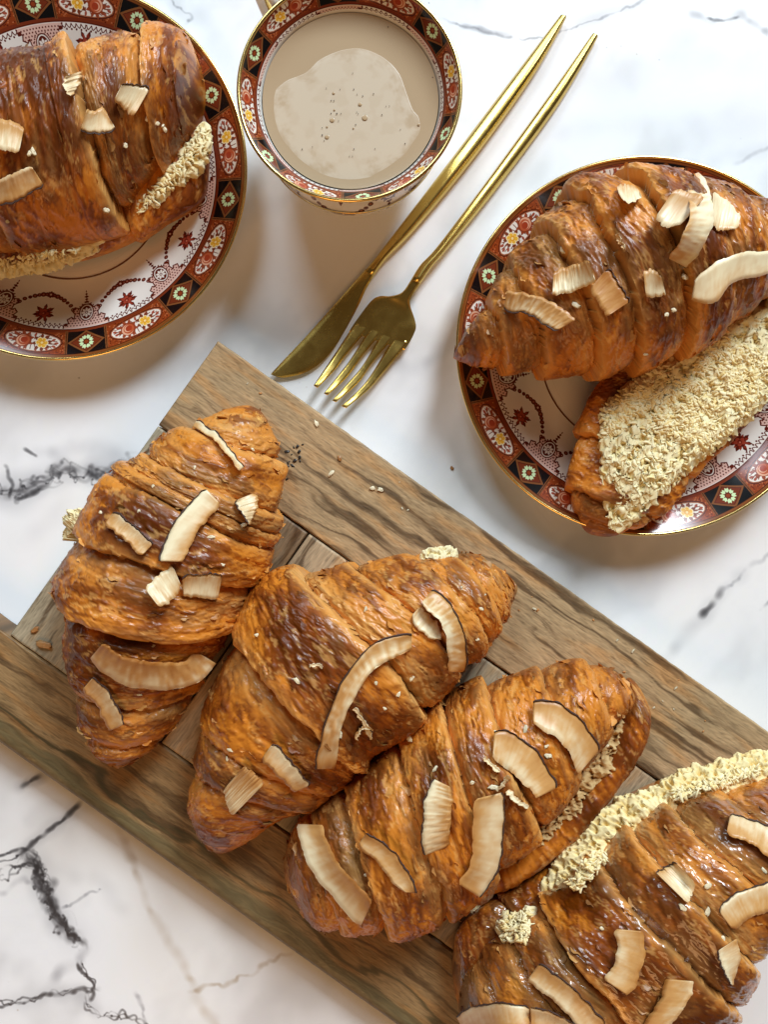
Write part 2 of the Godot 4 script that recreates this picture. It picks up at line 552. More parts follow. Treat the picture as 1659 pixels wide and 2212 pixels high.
# pattern space: a = arc length from the middle of the sector, r = radius (traced units, plate radius 412)
func pa(a: float, r: float) -> Vector2:
	return Vector2(256.0 + a / (0.62832 * r) * 512.0, (412.0 - r) * 2.17)

func shape(img: Image, a: float, r: float, pts: Array, color: Color, turn := 0.0) -> void:
	var out := PackedVector2Array()
	for p in pts:
		var q: Vector2 = p.rotated(turn)
		# the arc scale is that of the shape's own radius, so shapes keep their form
		out.append(Vector2(pa(a, r).x + q.x / (0.62832 * (r + q.y)) * 512.0, pa(0, r + q.y).y))
	fill_poly(img, out, color)

func oval(img: Image, a: float, r: float, rx: float, ry: float, color: Color, turn := 0.0) -> void:
	var pts := []
	for k in 20:
		pts.append(Vector2(cos(k * TAU / 20.0) * rx, sin(k * TAU / 20.0) * ry))
	shape(img, a, r, pts, color, turn)

func stroke(img: Image, pts: Array, w: float, color: Color) -> void:
	for k in pts.size() - 1:
		var a: Vector2 = pts[k]
		var b: Vector2 = pts[k + 1]
		var n := (b - a).orthogonal().normalized() * w * 0.5
		var e := (b - a).normalized() * w * 0.2
		fill_poly(img, PackedVector2Array([pa(a.x + n.x - e.x, a.y + n.y - e.y), pa(b.x + n.x + e.x, b.y + n.y + e.y), pa(b.x - n.x + e.x, b.y - n.y + e.y), pa(a.x - n.x - e.x, a.y - n.y - e.y)]), color)

func leafy(img: Image, a: float, r: float, n: int, r0: float, r1: float, wd: float, color: Color, turn := 0.0) -> void:
	for k in n:
		var d := Vector2.from_angle(turn + k * TAU / n)
		var o := d.orthogonal() * wd
		shape(img, a, r, [d * r0 + o * 0.4, d * lerpf(r0, r1, 0.55) + o, d * r1, d * lerpf(r0, r1, 0.55) - o, d * r0 - o * 0.4], color)

func band_image() -> Image:
	var img := Image.create(512, 460, false, Image.FORMAT_RGB8)
	var cream := Color(0.915, 0.90, 0.87)
	var brown := Color(0.36, 0.115, 0.08)
	var rust := Color(0.54, 0.235, 0.10)
	var black := Color(0.05, 0.05, 0.06)
	var bronze := Color(0.50, 0.30, 0.16)
	img.fill(cream)
	# ---- inner lace
	var pink := Color(0.87, 0.73, 0.68)
	for s in [-1.0, 1.0]:
		pass
	var lace := [Vector2(-52, 340), Vector2(-50, 330), Vector2(-40, 328), Vector2(-43, 318), Vector2(-33, 312), Vector2(-28, 318), Vector2(-26, 305), Vector2(-32, 297), Vector2(-26, 288), Vector2(-16, 292), Vector2(-8, 282),
		Vector2(8, 282), Vector2(16, 292), Vector2(26, 288), Vector2(32, 297), Vector2(26, 305), Vector2(28, 318), Vector2(33, 312), Vector2(43, 318), Vector2(40, 328), Vector2(50, 330), Vector2(52, 340)]
	var lp := PackedVector2Array()
	for q in lace:
		lp.append(pa(q.x, q.y))
	fill_poly(img, lp, pink)
	for i in 13:
		for j in 9:
			var q := Vector2((i - 6) * 7.0 + (3.5 if j % 2 else 0.0), 286 + j * 6.0)
			if Geometry2D.is_point_in_polygon(pa(q.x, q.y), lp):
				oval(img, q.x, q.y, 1.7, 1.7, brown)
	stroke(img, lace, 2.6, brown)
	for s in [-1.0, 1.0]:
		oval(img, s * 46, 331, 4.0, 4.0, brown)
		oval(img, s * 31, 293, 4.5, 4.5, brown)
		oval(img, s * 31, 293, 1.8, 1.8, pink)
	# medallion and its spire
	oval(img, 0, 303, 17, 22, brown)
	oval(img, 0, 303, 14.5, 19.5, cream)
	oval(img, 0, 303, 12, 17, brown)
	leafy(img, 0, 303, 8, 3, 13, 3.0, cream)
	oval(img, 0, 303, 3.5, 3.5, brown)
	oval(img, 0, 303, 1.8, 1.8, cream)
	for k in 18:
		var d := Vector2.from_angle(k * TAU / 18.0)
		oval(img, d.x * 20, 303 + d.y * 25.5, 1.5, 1.5, brown)
	for k in 5:
		var rr := 276.0 - k * 6.5
		var ww := [6.0, 4.0, 5.5, 3.0, 1.6][k] as float
		shape(img, 0, rr, [Vector2(-ww, 0), Vector2(0, 3.4), Vector2(ww, 0), Vector2(0, -3.4)], brown)
	# garland of beads to the next medallion (sector width at r = 300 is 188)
	for k in 15:
		var f := (k + 0.5) / 15.0
		var aa := lerpf(24.0, 164.0, f) / 188.0
		var rr := 300.0 - 42.0 * pow(sin(f * PI), 0.75)
		var sz := 3.2 + 1.8 * sin(f * PI) + (0.9 if k % 2 else 0.0)
		oval(img, aa * 0.62832 * rr, rr, sz * 1.1, sz, brown)
		if sz > 4.4:
			oval(img, aa * 0.62832 * rr, rr, sz * 0.4, sz * 0.4, Color(0.6, 0.36, 0.28))
	var gm := 0.5 * 0.62832 * 258.0
	leafy(img, gm, 258, 8, 2, 9, 3.0, brown)
	oval(img, gm, 258, 2.4, 2.4, pink)
	# rose between the medallions
	var rm := 0.5 * 0.62832 * 306.0
	leafy(img, rm, 306, 7, 8, 25, 4.0, brown, 0.3)
	leafy(img, rm, 306, 9, 6, 20, 3.0, Color(0.56, 0.2, 0.14), 0.65)
	oval(img, rm, 305, 13, 12, brown)
	for k in 5:
		var d := Vector2.from_angle(k * TAU / 5.0 + 0.5) * 7.0
		oval(img, rm + d.x, 305 + d.y, 4.6, 4.0, Color(0.62, 0.25, 0.18))
	oval(img, rm, 305, 4.4, 4.4, Color(0.45, 0.12, 0.09))
	oval(img, rm + 1, 306, 2.2, 2.2, Color(0.78, 0.46, 0.36))
	# scallops and dots under the band
	for k in 19:
		var aa := (k + 0.5) / 19.0 - 0.5
		if absf(aa) < 0.235 :
			continue
		var arc := []
		for q in 7:
			var g := (q / 6.0 - 0.5)
			arc.append(Vector2((aa + g / 19.0) * 0.62832 * 336.0, 339.0 - 7.5 * cos(g * PI)))
		stroke(img, arc, 2.0, brown)
		oval(img, (aa + 0.5 / 19.0) * 0.62832 * 329.0, 329, 2.1, 2.1, brown)
	# ---- outer band
	var full := [Vector2(-130, 340), Vector2(130, 340), Vector2(160, 412), Vector2(-160, 412)]
	img.fill_rect(Rect2i(0, 0, 512, int((412 - 341) * 2.17)), rust)
	img.fill_rect(Rect2i(0, int((412 - 349) * 2.17), 512, int(8.5 * 2.17)), Color(0.47, 0.19, 0.10))
	img.fill_rect(Rect2i(0, int((412 - 343) * 2.17), 512, 3), Color(0.30, 0.10, 0.07))
	# stipple of the rust panels
	var rg := RandomNumberGenerator.new()
	rg.seed = 5
	for k in 420:
		var aa := rg.randf_range(46, 192)
		var rr := rg.randf_range(351, 401)
		oval(img, aa / 377.0 * rr, rr, rg.randf_range(1.2, 2.2), rg.randf_range(1.0, 1.8), [Color(0.72, 0.42, 0.26), Color(0.36, 0.12, 0.06), Color(0.62, 0.29, 0.13)][k % 3])
	# black panel with the lozenge
	var bp := PackedVector2Array([pa(-43, 349), pa(43, 349), pa(46, 404), pa(-46, 404)])
	fill_poly(img, bp, black)
	for s in [-1.0, 1.0]:
		stroke(img, [Vector2(s * 43, 348), Vector2(s * 46.5, 405)], 6.0, bronze)
		stroke(img, [Vector2(s * 43, 348), Vector2(s * 46.5, 405)], 1.6, Color(0.25, 0.10, 0.06))
	shape(img, 0, 376, [Vector2(-42, 0), Vector2(0, 28), Vector2(42, 0), Vector2(0, -28)], bronze)
	shape(img, 0, 376, [Vector2(-35, 0), Vector2(0, 23), Vector2(35, 0), Vector2(0, -23)], Color(0.33, 0.12, 0.08))
	shape(img, 0, 376, [Vector2(-32, 0), Vector2(0, 21), Vector2(32, 0), Vector2(0, -21)], Color(0.45, 0.19, 0.10))
	var green := Color(0.80, 0.90, 0.70)
	for k in 8:
		var d := Vector2.from_angle(k * TAU / 8.0 + PI / 8.0)
		var o := d.orthogonal()
		var l := 16.5 if k % 2 == 0 else 17.5
		shape(img, 0, 376, [d * 7 + o * 1.6, d * 11 + o * 4.6, d * l + o * 3.2, d * (l - 2.5), d * l - o * 3.2, d * 11 - o * 4.6, d * 7 - o * 1.6], green)
	oval(img, 0, 376, 7.2, 6.6, Color(0.36, 0.14, 0.08))
	oval(img, 0, 376, 4.6, 4.2, Color(0.55, 0.24, 0.12))
	# oval reserve with a rose and a yellow flower
	var oc := 0.5 * 0.62832 * 376.0
	oval(img, oc, 376, 66, 25.5, Color(0.33, 0.12, 0.08))
	oval(img, oc, 376, 63, 22.8, Color(0.66, 0.40, 0.26))
	oval(img, oc, 376, 60.5, 20.8, Color(0.90, 0.87, 0.82))
	var vine := Color(0.47, 0.22, 0.13)
	for k in 26:
		var d := Vector2(cos(k * TAU / 26.0), sin(k * TAU / 26.0))
		var p0 := Vector2(oc + d.x * 26.0, 376 + d.y * 6.0)
		var p1 := Vector2(oc + d.x * 55.0, 376 + d.y * 18.0)
		stroke(img, [p0, p0.lerp(p1, 0.5) + Vector2(0.0, 2.5 if k % 2 else -2.5), p1], 1.7, vine)
		if k % 2:
			oval(img, p1.x * 0.9 + p0.x * 0.1, p1.y * 0.9 + p0.y * 0.1, 4.6, 2.6, Color(0.62, 0.30, 0.22), d.angle())
	leafy(img, oc - 20, 376, 8, 8, 23, 4.0, vine, 0.2)
	leafy(img, oc + 22, 376, 9, 10, 25, 3.6, Color(0.58, 0.27, 0.16), 0.1)
	oval(img, oc + 21, 376, 17.5, 16, Color(0.56, 0.24, 0.14))
	oval(img, oc + 23, 377, 14, 13, Color(0.87, 0.66, 0.54))
	oval(img, oc + 20, 376, 12.5, 11.5, Color(0.72, 0.34, 0.20))
	oval(img, oc + 21.5, 375, 8.5, 8, Color(0.88, 0.68, 0.56))
	oval(img, oc + 19.5, 375, 7.5, 7, Color(0.64, 0.24, 0.14))
	for k in 6:
		var d := Vector2.from_angle(k * TAU / 6.0)
		oval(img, oc - 20 + d.x * 8.5, 376 + d.y * 8.0, 6.0, 5.4, Color(0.95, 0.88, 0.70))
		oval(img, oc - 20 + d.x * 7.6, 376 + d.y * 7.2, 4.6, 4.4, Color(0.91, 0.70, 0.22))
	oval(img, oc - 20, 376, 6.0, 5.6, Color(0.88, 0.62, 0.15))
	oval(img, oc - 20, 376, 3.0, 2.8, Color(0.95, 0.86, 0.60))
	# lines against the golden edge
	img.fill_rect(Rect2i(0, 0, 512, int(9 * 2.17)), Color(0.50, 0.28, 0.12))
	img.fill_rect(Rect2i(0, int(9 * 2.17), 512, 3), Color(0.22, 0.08, 0.05))
	img.generate_mipmaps()
	return img

# surface of revolution about (0, 0); prof = (r, y) in mm; uv: u = turns * repeat + shift, v from vs
func lathe(prof: Array, n: int, vs := [], repeat := 1.0, shift := 0.0, up := false) -> ArrayMesh:
	var pts := PackedVector3Array()
	var uvs := PackedVector2Array()
	for i in prof.size():
		for k in n + 1:
			var t := k / float(n)
			pts.append(Vector3(cos(t * TAU) * prof[i].x, prof[i].y, sin(t * TAU) * prof[i].x) * Vector3(0.001, 0.001, 0.001))
			uvs.append(Vector2(t * repeat + shift, vs[i] if vs.size() else 0.0))
	var g := grid(prof.size(), n + 1, pts, PackedColorArray(), uvs, false, up)
	# close the shading seam
	var arr := g.surface_get_arrays(0)
	var nor: PackedVector3Array = arr[Mesh.ARRAY_NORMAL]
	for i in prof.size():
		var a := i * (n + 1)
		var m := (nor[a] + nor[a + n]).normalized()
		nor[a] = m
		nor[a + n] = m
	arr[Mesh.ARRAY_NORMAL] = nor
	var out := ArrayMesh.new()
	out.add_surface_from_arrays(Mesh.PRIMITIVE_TRIANGLES, arr)
	return out

# smooth profile through points
func smooth(prof: Array, per := 5) -> Array:
	var out := []
	for i in prof.size() - 1:
		var p0: Vector2 = prof[maxi(i - 1, 0)]
		var p3: Vector2 = prof[mini(i + 2, prof.size() - 1)]
		for k in per:
			out.append((prof[i] as Vector2).cubic_interpolate(prof[i + 1], p0, p3, k / float(per)))
	out.append(prof[prof.size() - 1])
	return out

func torus_prof(r: float, y: float, rr: float) -> Array:
	var out := []
	for k in 13:
		out.append(Vector2(r + cos(k * TAU / 12.0) * rr, y + sin(k * TAU / 12.0) * rr))
	return out

func plate(at: Vector3, label: String, turn: float) -> void:
	var p := thing("porcelain_plate", label, "plate", at)
	var R := 79.6
	var border := smooth([Vector2(38.6, 3.3), Vector2(44, 3.5), Vector2(51, 5.2), Vector2(58, 8.8), Vector2(66, 12.9), Vector2(73, 16.2), Vector2(R, 19.0)], 4)
	var vs := []
	for q in border:
		vs.append(1.0 - (q.x - 38.6) / (R - 38.6))
	part("well", lathe([Vector2(0.01, 3.3), Vector2(10, 3.3), Vector2(20, 3.3), Vector2(30, 3.3), Vector2(38.6, 3.3)], 96, [], 1.0, 0.0, true), M.porcelain, p)
	part("decorated_border", lathe(border, 200, vs, 10.0, turn * 10.0 / TAU, true), M.band, p)
	part("painted_ring", lathe([Vector2(41.6, 3.42), Vector2(41.65, 3.6), Vector2(42.2, 3.65), Vector2(42.3, 3.45)], 96, [], 1.0, 0.0, true), M.line, p)
	part("golden_edge", lathe(torus_prof(R, 18.6, 0.72), 180), M.rim_gold, p)
	part("underside", lathe(smooth([Vector2(R, 18.0), Vector2(73, 15.0), Vector2(58, 7.0), Vector2(48, 3.0), Vector2(46, 0.3), Vector2(43, 0.3), Vector2(42, 2.2), Vector2(20, 2.4), Vector2(0.01, 2.4)], 3), 96), M.porcelain, p)
	for i in 60:
		for k in 400:
			var r := R * i / 60.0
			var hh := 3.3
			for q in border.size() - 1:
				if r >= border[q].x and r <= border[q + 1].x:
					hh = lerpf(border[q].y, border[q + 1].y, (r - border[q].x) / (border[q + 1].x - border[q].x))
			hset(at + Vector3(cos(k * TAU / 400.0) * r * 0.001, hh * 0.001, sin(k * TAU / 400.0) * r * 0.001))

func plates() -> void:
	var tex := ImageTexture.create_from_image(band_image())
	M.band = mat(Color.WHITE, 0.14)
	M.band.albedo_texture = tex
	M.band.texture_repeat = true
	var a := V(123, 368, 0.0186)
	var b := V(1396, 747, 0.0186)
	plate(Vector3(a.x, 0, a.z), "round plate with red and black floral border in the top left corner of the table", 0.5 * TAU / 10.0 + deg_to_rad(-9.0))
	plate(Vector3(b.x, 0, b.z), "round plate with floral border at the right, under the opened croissant", 0.5 * TAU / 10.0 + deg_to_rad(11.5))

# ------------------------------------------------------------------ cup
func cup() -> void:
	var c := V(755, 193, 0.058)
	var at := Vector3(c.x, 0, c.z)
	var o := thing("porcelain_cup", "white porcelain teacup with gilt floral rim holding milky coffee", "cup", at)
	var inner := smooth([Vector2(41.9, 58.0), Vector2(40.0, 55.0), Vector2(37.2, 52.2), Vector2(35.2, 49.6)], 4)
	var vs := []
	for i in inner.size():
		vs.append(lerpf(0.035, 0.40, i / float(inner.size() - 1)))
	part("decorated_rim", lathe(inner, 160, vs, 6.0, 0.12), M.band, o)
	part("inner_wall", lathe(smooth([Vector2(35.2, 49.6), Vector2(34.4, 47.0), Vector2(33.8, 40), Vector2(32, 26), Vector2(26, 12), Vector2(14, 7), Vector2(0.01, 6.5)], 4), 96), M.porcelain, o)
	var outer := smooth([Vector2(42.3, 57.8), Vector2(40.9, 54.0), Vector2(38.6, 50.0), Vector2(37.6, 44), Vector2(37.4, 36), Vector2(37.0, 28), Vector2(35, 19), Vector2(29, 10), Vector2(23, 6)], 4)
	var vo := []
	for i in outer.size():
		vo.append(clampf(lerpf(0.34, 0.92, i / float(outer.size() - 1)), 0.34, 0.9))
	part("outer_wall", lathe(outer, 160, vo, 6.0, 0.4), M.band, o)
	part("foot", lathe(smooth([Vector2(23, 6), Vector2(22, 3), Vector2(23.5, 0.4), Vector2(21, 0.3), Vector2(20, 4), Vector2(0.01, 5)], 3), 96), M.porcelain, o)
	part("golden_edge", lathe(torus_prof(42.1, 57.9, 0.75), 160), M.rim_gold, o)
	part("golden_line", lathe([Vector2(37.65, 30.6), Vector2(37.9, 30.2), Vector2(37.9, 29.6), Vector2(37.3, 29.2)], 120), M.rim_gold, o)
	# handle to the upper left
	var dir := Vector3(-0.60, 0, -0.80)
	var path := [Vector2(38.5, 49), Vector2(45, 54.5), Vector2(53, 55), Vector2(59, 48), Vector2(59, 38), Vector2(54, 28), Vector2(45, 22), Vector2(36.0, 22)]
	var line := smooth(path, 6)
	var pts := PackedVector3Array()
	var sidev := dir.cross(Vector3.UP).normalized()
	for i in line.size():
		var p: Vector2 = line[i]
		var t: Vector2 = (line[mini(i + 1, line.size() - 1)] - line[maxi(i - 1, 0)]).normalized()
		var nrm := t.orthogonal()
		for k in 12:
			var ca := cos(k * TAU / 12.0) * 2.0
			var sa := sin(k * TAU / 12.0) * 3.8
			var q := p + nrm * ca
			pts.append((dir * q.x + Vector3.UP * q.y + sidev * sa) * 0.001)
	part("handle", grid(line.size(), 12, pts, PackedColorArray(), PackedVector2Array(), true), M.porcelain, o)
	var gp := PackedVector3Array()
	for i in line.size():
		var p: Vector2 = line[i]
		var t: Vector2 = (line[mini(i + 1, line.size() - 1)] - line[maxi(i - 1, 0)]).normalized()
		var q := p + t.orthogonal() * 1.9
		for k in 6:
			gp.append((dir * (q.x + cos(k * TAU / 6.0) * 0.35) + Vector3.UP * q.y + sidev * sin(k * TAU / 6.0) * 1.1) * 0.001)
	part("golden_stripe", grid(line.size(), 6, gp, PackedColorArray(), PackedVector2Array(), true), M.rim_gold, o)
	# coffee, its foam and bubbles
	var cf := thing("coffee", "milky coffee with pale foam filling the teacup", "coffee", at + Vector3(0, 0.0480, 0))
	var prof := []
	for k in 14:
		prof.append(Vector2(maxf(0.01, 34.3 * k / 13.0), 0.0 if k < 12 else [0.15, 0.55][k - 12]))
	part("liquid", lathe(prof, 96, [], 1.0, 0.0, true), M.coffee, cf)
	var trace := [Vector2(290, 700), Vector2(300, 640), Vector2(390, 555), Vector2(520, 500), Vector2(620, 410), Vector2(760, 350), Vector2(900, 340), Vector2(1040, 400), Vector2(1140, 500), Vector2(1195, 640), Vector2(1235, 745), Vector2(1275, 800), Vector2(1282, 890), Vector2(1240, 960), Vector2(1175, 1050), Vector2(1080, 1120),
		Vector2(990, 1195), Vector2(960, 1250), Vector2(860, 1275), Vector2(750, 1268), Vector2(660, 1240), Vector2(580, 1190), Vector2(520, 1135), Vector2(450, 1080), Vector2(390, 1010), Vector2(310, 940), Vector2(290, 860), Vector2(280, 770)]
	var rim2 := []
	for q in trace:
		var w := V(496.7 + 0.3175 * q.x, 0.3175 * q.y, 0.048)
		rim2.append(Vector2(w.x - at.x, w.z - at.z))
	rim2.append(rim2[0])
	var loop := smooth(rim2, 7)
	var nz := noise(77, 900.0, FastNoiseLite.TYPE_SIMPLEX, FastNoiseLite.FRACTAL_FBM, 3)
	var fp := PackedVector3Array()
	var fcol := PackedColorArray()
	for i in 60:
		for k in loop.size():
			var q: Vector2 = loop[k]
			var f := pow(i / 59.0, 0.7)
			var cen := Vector2(-0.001, 0.002)
			var pp := cen.lerp(q, f * 1.03)
			var y := 0.00006 * (1.0 - smoothstep(0.9, 1.0, f)) + 0.00002 - (0.0001 if i == 59 else 0.0)
			fp.append(Vector3(pp.x, y, pp.y))
			var edge := f + 0.05 * nz.get_noise_2d(pp.x * 0.6, pp.y * 0.6) + 0.05 * nz.get_noise_2d(pp.x * 0.15, pp.y * 0.15)
			var cloud := nz.get_noise_2d(pp.x * 0.09 + 5.0, pp.y * 0.09)
			var fc := Color(0.545, 0.445, 0.32).lerp(Color(0.45, 0.335, 0.21), clampf(smoothstep(0.80, 1.02, edge + 0.16 * cloud) + 0.25 * smoothstep(0.0, 0.5, cloud), 0.0, 1.0))
			fc.a = 1.0
			fcol.append(fc)
	part("foam", grid(60, loop.size(), fp, fcol, PackedVector2Array(), false, true), M.foam, cf)
	var holes := [[705, 630, 9], [885, 706, 13], [918, 797, 20], [695, 813, 16], [660, 928, 15], [840, 870, 6], [1285, 845, 9], [660, 860, 7], [710, 745, 7]]
	var dots := [[655, 598, 3], [748, 607, 3], [842, 606, 4], [903, 652, 4], [977, 637, 4], [688, 683, 4], [706, 685, 4], [726, 772, 5], [687, 771, 4], [855, 847, 4], [1034, 780, 4], [627, 918, 5], [1192, 976, 4], [627, 868, 3], [865, 640, 3], [872, 773, 3], [862, 762, 3], [843, 1013, 4], [813, 1062, 3], [833, 1062, 3], [987, 1010, 3], [560, 998, 3], [490, 1014, 4], [1062, 722, 3], [1085, 720, 3], [640, 955, 3], [1380, 525, 4], [1076, 182, 4], [1160, 880, 3], [835, 497, 3], [755, 772, 3], [738, 822, 3]]
	for spec in holes + dots:
		var w := V(496.7 + 0.3175 * spec[0], 0.3175 * spec[1], 0.0485)
		var rr: float = spec[2] * 0.3175 * S * 0.87 * 1000.0
		var dome := lathe([Vector2(0.01, 0.50), Vector2(rr * 0.7, 0.49), Vector2(rr, 0.38)], 14, [], 1.0, 0.0, true)
		var bb := part("bubble", dome, M.hole if spec[2] > 5 else M.pinhole, cf)
		bb.position = Vector3(w.x - at.x, 0.00003, w.z - at.z)

# ------------------------------------------------------------------ cutlery
# slab between two edge lines (traced units), middle height and thickness along the length (metres), crown = extra thickness in the middle
func slab(A: Array, B: Array, n: int, hs: Array, ths: Array, facet := 0.0, offset := 0.0) -> PackedVector3Array:
	var ea := spline(PackedVector2Array(A), n)
	var eb := spline(PackedVector2Array(B), n)
	var pts := PackedVector3Array()
	for i in n + 2:
		var k := clampi(i - 1, 0, n - 1)
		var t := k / float(n - 1)
		var h := pick(hs, t)
		var th := pick(ths, t)
		var a := V(ea[k].x, ea[k].y, h)
		var b := V(eb[k].x, eb[k].y, h)
		for j in 20:
			# rounded flat section: 10 across the top, 10 back below
			var top := j < 10
			var f := (j % 10) / 9.0
			if not top:
				f = 1.0 - f
			var edge := pow(maxf(0.0, 1.0 - pow(absf(f * 2.0 - 1.0), 5.0)), 0.5)
			var y := (0.5 * th * edge) * (1.0 if top else -1.0)
			if top and facet > 0.0:
				y += facet * th * (1.0 - absf(f - offset) / maxf(offset, 1.0 - offset))
			var p := a.lerp(b, f)
			if i == 0 or i == n + 1:
				p = a.lerp(b, 0.5)
				y = 0.0
			pts.append(p + Vector3(0, y, 0))
	return pts

func pick(a: Array, t: float) -> float:
	var f := t * (a.size() - 1)
	var i := mini(int(f), a.size() - 2)
	var k := f - i
	var p0: float = a[maxi(i - 1, 0)]
	var p3: float = a[mini(i + 2, a.size() - 1)]
	return cubic_interpolate(a[i], a[i + 1], p0, p3, k)

func put_slab(called: String, parent: Node3D, pts: PackedVector3Array, m: Material) -> void:
	part(called, grid(pts.size() / 20, 20, local(pts, parent.position), PackedColorArray(), PackedVector2Array(), true), m, parent)

func cutlery() -> void:
	# fine brushing
	var sc := noise(8, 0.03, FastNoiseLite.TYPE_SIMPLEX, FastNoiseLite.FRACTAL_FBM, 4).get_seamless_image(256, 256)
	sc.convert(Image.FORMAT_RGB8)
	for y in 256:
		for x in 256:
			var g := 0.72 + 0.28 * sc.get_pixel(x, y).r
			sc.set_pixel(x, y, Color(g, g, g))
	M.gold.roughness = 0.30
	M.gold.roughness_texture = ImageTexture.create_from_image(sc)
	M.gold.uv1_triplanar = true
	M.gold.uv1_scale = Vector3(14, 14, 14)
	var kn := thing("knife", "golden table knife with plain tapered handle and rounded blade", "knife", V(900, 450, 0.003))
	put_slab("handle", kn, slab([Vector2(1210, 35), Vector2(1204, 42), Vector2(1110, 165), Vector2(985, 330), Vector2(870, 480), Vector2(815, 552), Vector2(788, 585)], [Vector2(1220, 40), Vector2(1220, 46), Vector2(1150, 168), Vector2(1024, 342), Vector2(900, 492), Vector2(836, 558), Vector2(806, 598)], 60, [0.0028, 0.0032, 0.0034, 0.0034, 0.003], [0.0026, 0.0046, 0.005, 0.0042, 0.0024], 0.32, 0.66), M.gold)
	put_slab("blade", kn, slab([Vector2(790, 581), Vector2(760, 615), Vector2(740, 638), Vector2(665, 722), Vector2(589, 803), Vector2(590, 806)], [Vector2(809, 592), Vector2(798, 612), Vector2(790, 626), Vector2(771, 667), Vector2(731, 738), Vector2(700, 777), Vector2(669, 800), Vector2(640, 811), Vector2(606, 816), Vector2(594, 809)], 70, [0.0030, 0.0026, 0.0022, 0.0020], [0.0022, 0.0017, 0.0014, 0.0012], 0.0, 0.5), M.gold)
	var fk := thing("fork", "golden table fork with four pointed tines beside the knife", "fork", V(1000, 480, 0.004))
	put_slab("handle", fk, slab([Vector2(1279, 76), Vector2(1274, 82), Vector2(1180, 215), Vector2(1045, 400), Vector2(945, 532), Vector2(908, 572), Vector2(887, 606)], [Vector2(1288, 82), Vector2(1287, 90), Vector2(1206, 228), Vector2(1070, 412), Vector2(965, 540), Vector2(932, 578), Vector2(908, 613)], 60, [0.0024, 0.0026, 0.0028, 0.0042, 0.0076], [0.0024, 0.0042, 0.0044, 0.0036, 0.0028], 0.22, 0.55), M.gold)
	put_slab("head", fk, slab([Vector2(888, 604), Vector2(869, 631), Vector2(844, 639.5), Vector2(819, 640), Vector2(801, 651), Vector2(776, 683), Vector2(760, 706), Vector2(754, 716)], [Vector2(909, 611), Vector2(889.5, 640), Vector2(886, 658), Vector2(896, 690), Vector2(898.6, 708), Vector2(893, 724), Vector2(884, 741), Vector2(874, 756)], 40, [0.0074, 0.0066, 0.0052, 0.0046, 0.0044], [0.0026, 0.0021, 0.0018, 0.0017, 0.0016, 0.0012, 0.0004]), M.gold)
	var heads := [[Vector2(764, 702), Vector2(812, 690)], [Vector2(812, 690), Vector2(836, 703)], [Vector2(834, 705), Vector2(858, 719)], [Vector2(856, 721), Vector2(884, 740)]]
	var mids := [[Vector2(722, 766), Vector2(748, 766)], [Vector2(757, 776), Vector2(779, 774)], [Vector2(783, 790), Vector2(803, 786)], [Vector2(801, 810), Vector2(826, 808)]]
	var lower := [[Vector2(704, 793), Vector2(725, 797)], [Vector2(731, 810), Vector2(751, 813)], [Vector2(753, 825), Vector2(773, 828)], [Vector2(775, 842), Vector2(797, 841)]]
	var tips := [[Vector2(677, 833), Vector2(686, 838)], [Vector2(699, 850), Vector2(708, 854)], [Vector2(717, 865), Vector2(726, 869)], [Vector2(737, 877), Vector2(748, 882)]]
	for k in 4:
		put_slab("tine", fk, slab([heads[k][0], heads[k][0].lerp(mids[k][0], 0.35), mids[k][0], lower[k][0], tips[k][0]], [heads[k][1], heads[k][1].lerp(mids[k][1], 0.35), mids[k][1], lower[k][1], tips[k][1]], 36, [0.00405, 0.0041, 0.0042, 0.0048, 0.0062, 0.0084], [0.0014, 0.0019, 0.0020, 0.0019, 0.0016, 0.0012]), M.gold)

